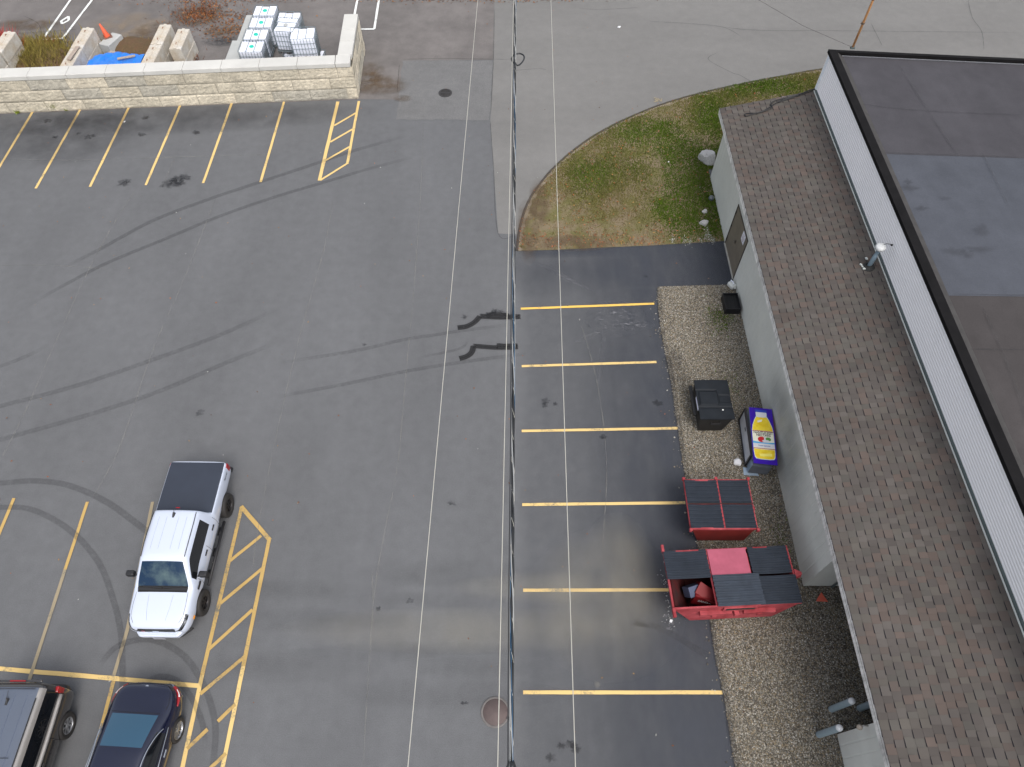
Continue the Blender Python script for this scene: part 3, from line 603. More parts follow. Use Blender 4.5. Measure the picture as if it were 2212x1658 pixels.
# the blobs and seams above lie on the flat roof
# door
door = MB(); door.box((WX + .02, (dL + dH_) / 2, 1.04), (.06, dL - dH_ - .06, 2.05)); dr = door.build('door', mat('brown steel door', L(112, 104, 92), .55, .16, 1.6, spots=(4, .1)), bld, off=BO)
g = MB(); g.box((WX - .005, dL - .015, 1.06), (.05, .04, 2.12)); g.box((WX - .005, dH_ + .015, 1.06), (.05, .04, 2.12)); g.box((WX - .005, (dL + dH_) / 2, 2.10), (.05, dL - dH_ - .07, .04))
g.build('door_frame', mat('bronze frame', L(70, 64, 58), .5, .1), dr, off=BO)
g = MB()
for z in (.35, 1.05, 1.75): g.box((WX - .035, dL - .05, z), (.025, .03, .12)); 
g.build('hinge', m_black, dr, off=BO)
hp = PX(1588, 523, WX - .03); g = MB(); g.box((WX - .02, hp.y, hp.z), (.03, .06, .16)); g.tube([(WX - .02, hp.y, hp.z), (WX - .07, hp.y, hp.z), (WX - .07, hp.y + .1, hp.z)], .012)
g.build('handle', mat('worn steel', L(120, 116, 106), .35, .1, metal=.7), dr, off=BO)
sc_ = [PX(*q, WX - .018) for q in [(1609, 495), (1613.5, 508), (1607, 524), (1602, 512)]]
cs = sum(sc_, Vector()) / 4; hw = .16
g = MB(); cs.z -= .12; g.box((WX - .022, cs.y, cs.z), (.012, .36, .40)); sg = g.build('door_sign', mat('sign white', L(228, 228, 236), .4, 0), dr, off=BO)
g = MB()
for k_, w_ in [(.12, .14), (.03, .26), (-.03, .24), (-.09, .26), (-.14, .14)]: g.box((WX - .0295, cs.y, cs.z + k_), (.002, w_, .02))
o = g.build('sign_text', mat('sign ink', L(120, 90, 105), .6, 0), sg, off=BO)
g = MB(); g.box((WX + .1, (dL + dH_) / 2, .03), (.3, dL - dH_, .06)); g.build('threshold', mat('sill', L(170, 168, 160), .6, .1), dr, off=BO)
# roof things: black cable, vent pipe
n_r = Vector((-SL, 0, 1)).normalized()
def RP(u, v, h=0.): return PPL(u, v, (EX, 0, EZ + .02 + h), n_r)
g = MB(); g.tube(catmull([RP(1766, 190, .06), RP(1745, 197, .02), RP(1723, 206, .02), RP(1700, 214, .02), RP(1683.6, 219, .03), RP(1666, 230, .02), RP(1647.7, 240.5, .02), RP(1626, 247.7, .02), RP(1612, 251, .02), RP(1609, 248, .03), RP(1614, 245.5, .03), RP(1635, 245, .03), RP(1655, 239, .03), RP(1668, 232, .04), RP(1665, 226, .03), RP(1672, 219, .03), RP(1684, 215, .03), RP(1700, 212, .03), RP(1730, 203, .03)], 5), .022)
g.tube(catmull([RP(1764, 192, .05), RP(1745, 200, .02), RP(1722, 208.5, .02), RP(1700, 216, .02), RP(1680, 222, .02)], 5), .018)
cb = g.build('roof_cable', mat('black rubber cable', (.015, .015, .016), .5, .1), origin=RP(1700, 214), smooth=True)
tag(cb, 'black looped cable lying slack across the shingles', 'cable')
vb = RP(1876, 577); vp_top = H - vb.y / math.tan(TH - math.atan((533 - CY) / FPX))
vent = empty('vent_pipe', vb, label='galvanised vent pipe with round cap on the shingle roof', cat='vent pipe')
m_galv = mat('galvanised', L(120, 138, 150), .38, .12, 4, metal=.35)
hv = vp_top - vb.z
g = MB(); g.lathe([(.075, 0), (.07, .06), (.07, hv * .55), (.06, hv * .56), (.06, hv - .05)], 16); g.build('pipe', m_galv, vent, smooth=True)
g = MB(); g.lathe([(.06, hv - .12), (.15, hv - .1), (.165, hv - .05), (.16, hv - .01), (.13, hv + .03), (.0, hv + .04)], 20); g.build('cap', mat('vent cap', L(200, 202, 202), .45, .05), vent, smooth=True)
g = MB(); g.lathe([(.2, -.02), (.19, .02), (.1, .05), (.08, .12)], 16, Matrix.Rotation(-math.atan(SL), 4, 'Y')); g.build('boot', mat('rubber boot', (.02, .02, .02), .7, .1), vent, smooth=True)
g = MB(); g.tube([(.06, .03, hv - .05), (.08, .06, hv + .02), (.16, .07, hv + .05), (.32, .04, hv + .05)], .01); g.box((.33, .03, hv + .03), (.05, .04, .05)); g.build('arm', m_black, vent)
for u, v, s_ in [(1859, 573, .05), (1866, 582, .06), (1862, 577, .04), (1871, 560, .06)]:
    p = RP(u, v); g = MB(); g.box((0, 0, .025), (s_ * 1.6, s_ * 1.2, .04), rz=u); o = g.build('mortar_chunk', mat('mortar', L(196, 200, 196), .8, .1), bevel=.01); o.location = p
    tag(o, {1859: 'left white mortar lump beside the vent boot', 1866: 'lower white mortar lump beside the vent boot', 1862: 'small white mortar lump just left of the vent boot', 1871: 'white mortar lump halfway along the vent pipe'}[u], 'mortar')
# mast with guy wire at the far parapet
mb = P(1841, 105, 5.6); mast = empty('antenna_mast', mb, label='tall rusty orange pipe mast at the far roof edge', cat='mast')
m_rust = mat('rusty pipe', L(206, 140, 92), .7, .3, 5, col2=L(236, 176, 116), stretch=(1, 1, .6))
g = MB(); g.tube([(0, 0, 0), (0, 0, 5.0)], .042, 12); g.build('pole', m_rust, mast, smooth=True)
g = MB()
for z in (.95, 1.85, 2.8, 3.8): g.tube([(0, 0, z), (0, 0, z + .07)], .062, 12); g.box((-.06, 0, z + .03), (.05, .03, .04))
g.build('clamp', mat('clamp', L(96, 80, 66), .6, .2), mast)
g = MB(); g.box((0, 0, .03), (.16, .12, .06)); g.build('bracket', m_flash, mast)
gw = MB(); a_ = mb + Vector((-.02, 0, .05)); b_ = P(1622, -10, 8.2); gw.tube([a_, a_.lerp(b_, .5) - Vector((0, 0, .12)), b_, b_ + (b_ - a_) * 1.5], .009, 6)
tag(gw.build('guy_wire', mat('steel wire', L(95, 92, 92), .5, .05), origin=a_), 'thin grey guy wire running from the mast foot over the road', 'wire')

# ================================================================== overhead cables
ch = 9.5
m_wc = mat('pale cable', L(180, 178, 168), .45, .05, 3); m_kc = mat('black cable', (.02, .022, .024), .4, .1); m_gc = mat('grey cable', L(150, 152, 152), .4, .1); m_bc = mat('blue cable', L(40, 92, 130), .4, .1)
def cable(name, pa, pb, r, m, label, z=ch, sag=.12, zb=None):
    A, B = P(*pa, z), P(*pb, zb or z); dv = B - A; A = A - dv * 1.0; B = B + dv * 1.2; pts = []
    for i in range(41): t = i / 40; q = A.lerp(B, t); q.z -= 0; pts.append(q)
    g = MB(); g.tube(pts, r, 6); return tag(g.build(name, m, origin=P(*pa, z), smooth=True), label, 'cable')
cable('overhead_cable', (881, 1658), (1032, 0), .0072, m_wc, 'leftmost white overhead cable, well left of the dark bundle')
cable('overhead_cable', (1243, 1658), (1190, 0), .0072, m_wc, 'rightmost white overhead cable, crossing the yellow stall lines')
cable('overhead_cable', (1075, 1658), (1109.5, 0), .0072, m_wc, 'middle white overhead cable that closes up on the dark bundle', z=9.9)
A, B = P(1104.5, 1658, ch), P(1113, 0, ch); dv = B - A; A2, B2 = A - dv, B + dv * 1.2
bun = empty('cable_bundle', A, label='thick twisted bundle of black, grey and blue overhead cables', cat='cable bundle')
N_ = 700; ax = (B2 - A2).normalized(); sx = ax.cross(Vector((0, 0, 1))).normalized(); sy = sx.cross(ax)
for nm, m, ph, rad, r_, pitch in [('strand', m_kc, 0, .019, .016, 2.2), ('strand', m_kc, 2.1, .020, .015, 2.2), ('strand', m_gc, 4.2, .021, .012, 2.2), ('strand', m_bc, 1.0, .030, .005, 7), ('messenger', m_gc, 3.0, .030, .008, 11), ('lashing', m_wc, 0, .030, .004, .55)]:
    g = MB(); pts = []
    for i in range(N_ + 1):
        q = A2.lerp(B2, i / N_); s_ = (q - A2).length; an = ph + s_ / pitch * 2 * math.pi; pts.append(q + sx * math.cos(an) * rad + sy * math.sin(an) * rad)
    g.tube(pts, r_, 5); g.build(nm, m, bun, off=A, smooth=True)
g = MB(); pts = []
for i in range(N_ + 1):
    q = A2.lerp(B2, i / N_); s_ = (q - A2).length; pts.append(q + sx * (-.052 - .004 * math.sin(s_ * .9)) + sy * .02)
g.tube(pts, .010, 5); tag(g.build('overhead_cable', m_kc, origin=A, smooth=True), 'slack black cable hanging just left of the twisted bundle', 'cable')
lp = P(1118, 127, ch); g = MB(); pts = []
for u, v in [(1113, 140), (1107, 133), (1105, 127), (1109, 121), (1118, 116.5), (1126, 117), (1132, 122), (1131, 130), (1124, 139), (1117, 141.5), (1112, 134)]: pts.append(P(u, v, ch - .02))
g.tube(catmull(pts, 4), .022, 6)
tag(g.build('cable_loop', m_kc, origin=lp, smooth=True), 'black coil of spare cable tied to the overhead bundle', 'cable loop')
g = MB(); q = P(1105, 1636, ch)
for s_ in (-1, 1): g.tube([q, P(1104.5 + s_ * 6, 1650, ch), P(1104.5 + s_ * 11, 1664, ch), P(1104.5 + s_ * 12, 1690, ch)], .016, 6)
g.box(P(1106, 1656, ch + .03), (.06, .12, .05))
tag(g.build('cable_fork', m_kc, origin=q, smooth=True), 'black cable yoke forking at the near end of the bundle', 'cable')

# ================================================================== drain and manhole
m_iron = mat('cast iron', L(74, 72, 72), .55, .2, 8, metal=.5)
def drain():
    c_ = P(962, 202); r0 = empty('storm_drain', (c_.x, c_.y, .01), label='round grey storm drain grate in the pale patch', cat='drain')
    g = MB(); g.lathe([(.33, 0), (.33, .022), (.27, .024), (.27, .0)], 32); g.build('rim', m_iron, r0, smooth=False)
    g = MB(); g.lathe([(.27, .006), (0, .006)], 32); g.build('pit', m_dark, r0)
    g = MB()
    for k_ in range(-4, 5):
        x = k_ * .058; h_ = math.sqrt(max(.27 ** 2 - x * x, 0)); g.box((x, 0, .016), (.026, 2 * h_, .016))
    g.box((0, 0, .0165), (.5, .05, .016)); g.build('grate', m_iron, r0)
drain()
c_ = P(1070, 1539); mh = empty('manhole_cover', (c_.x, c_.y, .018), label='reddish brown round manhole cover under the cables', cat='manhole cover')
g = MB(); g.lathe([(.40, 0), (.39, .012), (.345, .013), (.34, .006)], 40); g.build('ring', mat('ring asphalt', L(104, 100, 98), .8, .2, 6), mh, smooth=True)
g = MB(); g.lathe([(.34, .006), (.335, .014), (.0, .015)], 40); g.build('lid', mat('red oxide iron', L(86, 74, 72), .7, .14, 5, grain=.15), mh, smooth=True)

# ================================================================== stone wall
m_stone = mat('cast stone', L(198, 189, 170), .9, .2, 1.2, spots=(7, .22), grain=.2, gscale=16, bump=1.0, bscale=11)
STN = [m_stone] + [mat('cast stone', c_, .9, .2, 1.2, spots=(7, .22), grain=.2, gscale=16, bump=1.0, bscale=11) for c_ in (L(186, 178, 160), L(170, 165, 152))]
m_cap = mat('coping stone', L(192, 191, 186), .85, .07, .9, grain=.05, bump=.15, bscale=30)
fa, fb = P(0, 246), P(775, 213); ang = math.atan2(fb.y - fa.y, fb.x - fa.x); WL = (fb - fa).length
wall = empty('stone_wall', (fb.x, fb.y, 0), rz=ang, label='long cream cast stone wall with pale coping and a return', cat='wall')
def stonewall(x0, x1, zc=.55, n=3, bl=1.78, T=.6, face=-1):
    pass
def face_blocks(g, length, hgt, bl, org, ux_, nx2, seed=0, courses=3):
    ch_ = hgt / courses
    for c in range(courses):
        off_ = [-.35, -1.05, -.6][c % 3] - seed * .4; x = off_
        while x < length:
            a = max(x, 0); b = min(x + bl, length); x += bl
            if b - a < .05: continue
            nx3 = max(2, int((b - a) / .09)); nz3 = 7; pr = random.uniform(.0, .012); vs_ = []; g.cur = random.choice([0, 0, 1, 1, 2])
            for i in range(nx3 + 1):
                for k in range(nz3 + 1):
                    s_ = a + .006 + (b - a - .012) * i / nx3; z_ = c * ch_ + .005 + (ch_ - .01) * k / nz3
                    ed = i in (0, nx3) or k in (0, nz3)
                    # ashlar pattern: small stones with sunken joints
                    q = Vector((s_ * 5.2, z_ * 9, seed + c * 3.1)); dd = 0 if ed else .012 + .02 * mnoise.noise(q) + .014 * mnoise.noise(q * 2.7)
                    p = org + ux_ * s_ + nx2 * (pr + dd) + Vector((0, 0, z_)) - nx2 * (.008 if ed else 0) + nx2 * -.012 * c
                    vs_.append(p)
            g.add(vs_, [(i * (nz3 + 1) + k, (i + 1) * (nz3 + 1) + k, (i + 1) * (nz3 + 1) + k + 1, i * (nz3 + 1) + k + 1) for i in range(nx3) for k in range(nz3)])
T = .62; WH = 1.66
g = MB(); LW = WL + 8
org = Vector((-LW, 0, 0)); face_blocks(g, LW, WH, 1.78, org, Vector((1, 0, 0)), Vector((0, -1, 0)))
g.build('front_face', None, wall, mats=STN)
g = MB(); g.box((-LW / 2 - .02, T / 2 + .02, WH / 2), (LW - .06, T - .1, WH)); g.build('core', mat('joint shade', L(140, 134, 120), .95, .1), wall)
# return wall runs back from the corner
rb = wall.matrix_basis.inverted() if False else None
inv = (Matrix.Translation(Vector((fb.x, fb.y, 0))) @ Matrix.Rotation(ang, 4, 'Z')).inverted()
re = inv @ P(789, 108.5); ru = Vector((re.x, re.y, 0)); RL = ru.length; ru.normalize(); rn = Vector((ru.y, -ru.x, 0))
g = MB(); face_blocks(g, RL, WH, 1.4, Vector((0, 0, 0)), ru, rn, seed=1); g.build('return_face', None, wall, mats=STN)
g = MB(); g.hexa([(-T, .02, 0), (-.03, .02, 0), tuple(ru * (RL - .02) + rn * -.03), tuple(ru * (RL - .02) - rn * T)], [(-T, .02, WH), (-.06, .02, WH), tuple(ru * (RL - .02) + rn * -.13 + Vector((0, 0, WH))), tuple(ru * (RL - .02) - rn * T + Vector((0, 0, WH)))])
g.build('return_core', m_stone, wall)
g = MB(); x = -.9 - .62; first = True
cw = 1.75; xx = -LW
edges = []; x = -.78
while x > -LW: edges.append((x - cw, x)); x -= cw
for a, b in edges: g.box(((a + b) / 2, T / 2 - .06 + .07, WH + .11 + random.uniform(-.003, .003)), (b - a - .012, T + .08, .21))
g.box((-.42, T / 2 + .01, WH + .11), (.68, T + .08, .212))
g.build('coping', m_cap, wall, bevel=.02)
g = MB(); s_ = T + .02
for ln in (1.15, 1.0, 1.35):
    if s_ + ln > RL + .2: ln = RL + .1 - s_
    c2 = ru * (s_ + ln / 2) - rn * (T / 2 + .07) + Vector((0, 0, WH + .11)); g.box(c2, (T + .06, ln - .012, .21), rz=math.atan2(ru.y, ru.x) - math.pi / 2); s_ += ln
g.build('return_coping', m_cap, wall, bevel=.02)
def tuft(name, u, v, n, s_, h_, col, label, cat='weed', z=0.02, kind=None, sy_=None):
    c3 = P(u, v, 0); x = rng.normal(0, s_, n); y = rng.normal(0, sy_ or s_, n)
    a = rng.uniform(0, 6.28, n); le = rng.uniform(.2, .9, n) * h_; hh = rng.uniform(.4, 1, n) * h_; w_ = .014
    vv = np.zeros((n, 3, 3)); vv[:, 0] = np.stack([x - w_, y, np.full(n, 0)], 1); vv[:, 1] = np.stack([x + w_, y, np.full(n, 0)], 1); vv[:, 2] = np.stack([x + np.cos(a) * le, y + np.sin(a) * le, hh], 1)
    t_ = np.array(col[0]) * (1 - rng.random((n, 1))) + np.array(col[1]) * rng.random((n, 1))
    o = np_mesh(name, vv.reshape(-1, 3), np.arange(3 * n).reshape(-1, 3), m_blade, tone=np.repeat(t_ * rng.uniform(.6, 1.2, (n, 1)), 3, axis=0)); o.location = (c3.x, c3.y, z)
    return tag(o, label, cat, kind=kind)
GC = (L(96, 128, 40), L(150, 150, 50))
tuft('wall_weed', 122, 236, 280, .05, .55, GC, 'largest green weed at the wall foot between two stall lines')
tuft('wall_weed', 40, 244, 120, .05, .2, GC, 'small green weed at the wall foot beside the leftmost stall line')
tuft('wall_weed', 146, 238, 100, .05, .2, GC, 'small weed just right of the largest wall foot weed')
tuft('wall_weed', 322, 227, 120, .05, .2, GC, 'small green weed at the wall foot midway along the stalls')
tuft('wall_weed', 442, 222, 80, .05, .14, GC, 'tiny weed at the wall foot near the sixth stall line')
# ------------------------------------------------------------------ behind the wall
m_conc = mat('concrete block', L(192, 176, 152), .9, .14, 1.6, col2=L(196, 194, 188), grain=.12, gscale=25, bump=.4, bscale=18, spots=(6, .1))
m_conc2 = mat('grey concrete', L(172, 174, 172), .85, .08, 1.4, grain=.06, bump=.2, bscale=20)
def block(cx_, cy_, z0, ln, label, rz=0., w=.6, h=.6, m=m_conc, tilt=None, groove=True, group=None):
    g = MB(); hw_, hl = w / 2, ln / 2
    pr = [(-hw_, 0), (hw_, 0), (hw_, h - .03), (hw_ - .03, h), (.08, h), (.05, h + .04), (-.05, h + .04), (-.08, h), (-hw_ + .03, h), (-hw_, h - .03)] if groove else [(-hw_, 0), (hw_, 0), (hw_, h - .03), (hw_ - .03, h), (-hw_ + .03, h), (-hw_, h - .03)]
    n_p = len(pr); ys_ = [-hl, -hl + .03, hl - .03, hl]; vs_ = []
    for q, yv in enumerate(ys_):
        k_ = .96 if q in (0, 3) else 1
        vs_ += [(x_ * k_, yv, z_ if z_ < .1 else z_ - (.015 if q in (0, 3) else 0)) for x_, z_ in pr]
    g.add(vs_, [(q * n_p + i, q * n_p + (i + 1) % n_p, (q + 1) * n_p + (i + 1) % n_p, (q + 1) * n_p + i) for q in range(3) for i in range(n_p)] + [tuple(range(n_p)), tuple(3 * n_p + i for i in range(n_p))[::-1]])
    o = g.build('concrete_block', m); o.location = (cx_, cy_, z0); o.rotation_euler = (tilt or (0, 0, rz)) if not tilt else tilt
    bm = bmesh.new(); bm.from_mesh(o.data); bmesh.ops.recalc_face_normals(bm, faces=bm.faces); bm.to_mesh(o.data); bm.free()
    if groove:
        g = MB()
        for yy_ in (-ln * .28, ln * .28): g = MB(); g.tube([(0, yy_ - .07, h + .03), (0, yy_ - .03, h + .075), (0, yy_ + .03, h + .075), (0, yy_ + .07, h + .03)], .016, 6); g.build('lifting_eye', mat_eye, o)
    return tag(o, label, 'block', group)
mat_eye = mat('rusty loop', L(130, 88, 60), .7, .2)
GB = 'concrete blocks of the storage bays behind the stone wall'
def stack(px, name, ys_, tops=2, ln=1.75):
    c4 = P(*px, 1.2); 
    for i, yv in enumerate(ys_):
        for lv in range(tops):
            where = ['nearest the wall', 'far from the wall'][min(i, 1)] if len(ys_) > 1 else 'of a single stack'
            block(c4.x + random.uniform(-.02, .02), yv, lv * .61, ln, f"{'upper' if lv else 'lower'} cream concrete block {where}, {name}", rz=random.uniform(-.015, .015), group=GB)
stack((21, 67), 'in the leftmost bay divider', [31.2, 33.05]); stack((186, 68), 'in the divider left of the blue tarp', [31.6, 33.4]); stack((357, 56), 'in the divider right of the blue tarp', [31.9, 33.7])
stack((398, 61), 'right of the tarp bay by itself', [33.3])
block(-20.6, 34.3, 0, 1.1, 'low worn concrete block carrying the orange cone', rz=-.35, m=m_conc2, groove=False, group=GB)
q = P(345, 140, .6); block(q.x + .9, 31.3, 0, 1.3, 'lower stained block leaning between the two right dividers', rz=.2, group=GB)
q = P(537, 60, .6); block(q.x + .1, q.y, 0, 2.4, 'far grey concrete slab left of the white tanks', rz=.0, w=.95, m=m_conc2, groove=False, group='grey slabs left of the tanks')
q = P(508, 112, .6); block(q.x + .1, q.y - .1, 0, 2.2, 'near pale concrete slab left of the white tanks', w=.95, m=m_conc2, groove=False, group='grey slabs left of the tanks')
c5 = P(232, 79, .62); cone = empty('traffic_cone', (c5.x, c5.y, .6), label='faded orange traffic cone standing on the worn block', cat='traffic cone')
g = MB(); g.box((0, 0, .015), (.42, .42, .03), rz=.6); g.build('base', mat('cone base', L(120, 84, 70), .8, .2), cone)
g = MB(); g.lathe([(.15, .03), (.035, .68), (.0, .69)], 16, Matrix.Rotation(R(-7), 4, 'Y')); g.build('cone_body', mat('cone orange', L(214, 92, 58), .6, .12, 6), cone, smooth=True)
# tarp
m_tarp = mat('blue tarp', L(26, 118, 214), .38, .14, 3, bump=.35, bscale=6)
tx0, tx1, ty0, ty1 = P(162, 140, 1.).x, P(316, 128, 1.).x, 30.95, 32.75; nx4, ny4 = 90, 40; vs_ = []
for j_ in range(ny4 + 1):
    for i_ in range(nx4 + 1):
        s_, t_ = i_ / nx4, j_ / ny4; x_ = tx0 + (tx1 - tx0) * s_; y_ = ty0 + (ty1 - ty0) * t_ * (1 - .15 * math.sin(s_ * 9) * t_)
        h_ = 1.2 * (1 - t_ ** 6) * min(1, .35 + s_ * 2.5) + .09 * mnoise.noise(Vector((x_ * 1.6, y_ * 1.6, 2))) + .045 * abs(math.sin(x_ * 7 + 2.4 * y_ + 2 * mnoise.noise(Vector((x_, y_, 0))))) + .03 * mnoise.noise(Vector((x_ * 6, y_ * 3, 5)))
        vs_.append((x_, y_, max(.04, h_)))
g = MB(); g.add(vs_, [(j_ * (nx4 + 1) + i_, j_ * (nx4 + 1) + i_ + 1, (j_ + 1) * (nx4 + 1) + i_ + 1, (j_ + 1) * (nx4 + 1) + i_) for j_ in range(ny4) for i_ in range(nx4)])
o = g.build('tarpaulin', m_tarp, origin=(tx0, ty0, 0), smooth=True); tag(o, 'crumpled blue tarpaulin covering a heap behind the wall', 'tarp')
m_wood = mat('grey timber', L(160, 146, 134), .85, .2, 6, stretch=(1, 6, 6))
for (a, b, w_, z_, lb_) in [((254, 129), (292, 121), .14, 1.27, 'weathered plank lying on the blue tarp'), ((149, 131), (168, 101), .2, 1.27, 'long grey plank lying on top of the block divider'), ((239, 118), (246, 112), .3, .75, 'short broken board at the far edge of the tarp')]:
    A_, B_ = P(*a, z_), P(*b, z_); dd = B_ - A_; g = MB(); g.box((0, 0, .02), (dd.length, w_, .045)); o = g.build('plank', m_wood, bevel=.006); o.location = (A_ + B_) / 2; o.rotation_euler = (0, R(2), math.atan2(dd.y, dd.x)); tag(o, lb_, 'plank')
# dirt mound and weeds in the bays
def mound(name, u, v, rx, ry, h_, m, label):
    c6 = P(u, v); n_a, n_b = 36, 10; vs_ = [(0, 0, h_)]
    for i_ in range(1, n_b + 1):
        for k_ in range(n_a):
            a_ = 2 * math.pi * k_ / n_a; r_ = i_ / n_b; e_ = 1 + .25 * mnoise.noise(Vector((math.cos(a_) * 2 + u, math.sin(a_) * 2, 1)))
            x_, y_ = rx * r_ * e_ * math.cos(a_), ry * r_ * e_ * math.sin(a_); vs_.append((x_, y_, max(0, h_ * (1 - r_ * r_) + .06 * mnoise.noise(Vector((x_ * 5, y_ * 5, u)))) if i_ < n_b else -.01))
    g = MB(); g.add(vs_, [(0, 1 + k_, 1 + (k_ + 1) % n_a) for k_ in range(n_a)] + [(1 + (i_ - 1) * n_a + k_, 1 + i_ * n_a + k_, 1 + i_ * n_a + (k_ + 1) % n_a, 1 + (i_ - 1) * n_a + (k_ + 1) % n_a) for i_ in range(1, n_b) for k_ in range(n_a)])
    o = g.build(name, m, smooth=True); o.location = (c6.x, c6.y, 0); tag(o, label, kind='structure')
m_dirt = mat('brown dirt', L(112, 84, 60), .95, .3, 3, col2=L(86, 72, 48), bump=.8, bscale=14, grain=.3, gscale=20)
mound('dirt_mound', 275, 104, 1.5, 1.0, .4, m_dirt, 'low heap of brown earth behind the blue tarp'); mound('dirt_mound', 82, 120, 2.0, 1.4, .25, m_dirt, 'weedy earth behind the far left of the wall'); mound('dirt_mound', 10, 135, 2.6, 1.6, .3, m_dirt, 'earth at the far left frame edge behind the wall')
YG = (L(120, 116, 52), L(146, 128, 72)); BR = (L(104, 62, 44), L(140, 84, 52))
tuft('weed_patch', 80, 118, 3000, .9, .5, YG, 'yellow green weeds sprawling in the left storage bay', kind='stuff', sy_=.7)
tuft('weed_patch', 30, 125, 2600, .9, .75, YG, 'tangled dry weeds against the back of the wall', kind='stuff', sy_=.5)
tuft('red_shrub', 0, 118, 1300, .38, 1.15, (L(196, 44, 30), L(150, 40, 30)), 'red autumn shrub behind the wall at the left frame edge', cat='shrub')
tuft('weed_patch', 245, 108, 900, .7, .3, YG, 'low green weeds behind the blue tarp', kind='stuff', sy_=.4)
tuft('dead_weeds', 100, 102, 500, .35, .35, BR, 'dark brown dead weeds beside the left block divider', cat='weeds')
tuft('dead_weeds', 400, 128, 500, .3, .3, BR, 'reddish dead weeds by the rightmost concrete block', cat='weeds')
tuft('dead_weeds', 428, 30, 500, .6, .2, BR, 'rust brown dead weeds growing through the far yard', cat='weeds')

# ------------------------------------------------------------------ IBC tanks
m_hdpe = mat('white plastic tank', L(232, 236, 248), .35, .03, 2); m_cage = mat('cage steel', L(120, 134, 140), .4, .1, metal=.5)
m_teal = mat('teal cap', L(10, 190, 168), .4, 0); m_pal = mat('tank pallet', L(96, 98, 98), .7, .15); m_plate = mat('steel plate', L(126, 132, 136), .45, .1, metal=.4)
def make_tank(label, cap=m_teal):
    r0 = empty('storage_tank', (0, 0, 0), label=label, cat='tank', group='white caged liquid tanks behind the wall')
    g = MB(); g.box((0, 0, .64), (1.12, .94, .96)); b_ = g.build('bottle', m_hdpe, r0, smooth=False); bv = b_.modifiers.new('b', 'BEVEL'); bv.width = .09; bv.segments = 4
    g = MB()
    for x_ in (-.36, .36): g.box((x_, 0, 1.124), (.36, .86, .03))
    b2 = g.build('top_panel', m_hdpe, r0, bevel=.03)
    g = MB(); g.lathe([(.105, 1.12), (.105, 1.16), (.09, 1.17), (0, 1.17)], 20); g.build('cap', cap, r0, smooth=False)
    g = MB()
    W_, D_, z0_, z1_ = .59, .50, .16, 1.16
    def ringz(z): g.tube([(-W_ + .06, -D_, z), (W_ - .06, -D_, z), (W_, -D_ + .06, z), (W_, D_ - .06, z), (W_ - .06, D_, z), (-W_ + .06, D_, z), (-W_, D_ - .06, z), (-W_, -D_ + .06, z), (-W_ + .06, -D_, z)], .011, 5)
    for k_ in range(5): ringz(z0_ + (z1_ - z0_) * k_ / 4)
    for k_ in range(8):
        x_ = -W_ + .08 + (2 * W_ - .16) * k_ / 7
        for s_ in (-1, 1): g.tube([(x_, s_ * D_, z0_), (x_, s_ * D_, z1_)], .010, 5)
    for k_ in range(7):
        y_ = -D_ + .08 + (2 * D_ - .16) * k_ / 6
        for s_ in (-1, 1): g.tube([(s_ * W_, y_, z0_), (s_ * W_, y_, z1_)], .010, 5)
    for x_ in (-.19, .19): g.tube([(x_, -D_, 1.16), (x_, D_, 1.16)], .013, 5)
    g.build('cage', m_cage, r0)
    g = MB(); g.box((W_ + .014, 0, .62), (.012, .42, .5)); g.build('label_plate', m_plate, r0)
    g = MB(); g.box((0, 0, .13), (1.2, 1.02, .04))
    for x_ in (-.52, 0, .52):
        for y_ in (-.42, 0, .42): g.box((x_, y_, .055), (.13, .13, .11))
    g.build('pallet', m_pal, r0)
    g = MB(); g.tube([(0, -.47, .26), (0, -.58, .26)], .04, 10); g.box((0, -.58, .3), (.12, .03, .03)); g.build('valve', m_black, r0)
    return r0
tk = make_tank('nearest of the four white tanks in the left row, against the wall')
labels = ['second tank from the wall in the row with teal caps', 'third tank from the wall in the row with teal caps', 'farthest tank of the row with teal caps']
def put(o, u, v, ztop, rz=0., dz=None):
    z0_ = ztop - 1.16; p = P(u, v, ztop); o.location = (p.x, p.y, max(0, z0_)); o.rotation_euler = (0, 0, rz)
put(tk, 543, 100, 1.16)
for (u, v), lb_ in zip([(552.5, 74), (564, 48), (572, 22.5)], labels):
    o = copy_tree(tk); o['label'] = lb_; put(o, u, v, 1.16, random.uniform(-.02, .02))
o = copy_tree(tk); o['label'] = 'white tank half hidden behind the two stacked tanks'; put(o, 623, 37, 1.16)
def recap(o, m):
    for ch_ in o.children:
        if ch_.name.startswith('cap'):
            ch_.data = ch_.data.copy(); ch_.data.materials.clear(); ch_.data.materials.append(m)
recap(o, m_hdpe)
up = copy_tree(tk); up['label'] = 'big white tank on top of another, mouth open, turned sideways'; put(up, 617, 54, 2.32, R(90) - .12); recap(up, m_conc2)
lo_ = copy_tree(tk); lo_['label'] = 'lower white tank underneath the big sideways tank'; lo_.location = (up.location.x + .1, up.location.y - .05, 0); lo_.rotation_euler = (0, 0, R(90) + .1); up.location.z = 1.17
u2 = copy_tree(tk); u2['label'] = 'upper tank of the rightmost pair beside the return wall'; put(u2, 653, 72, 2.32, R(4)); u2.location.z = 1.17; recap(u2, m_hdpe)
l2 = copy_tree(tk); l2['label'] = 'lower tank of the rightmost pair beside the return wall'; l2.location = (u2.location.x + .12, u2.location.y + .1, 0); l2.rotation_euler = (0, 0, -.1)

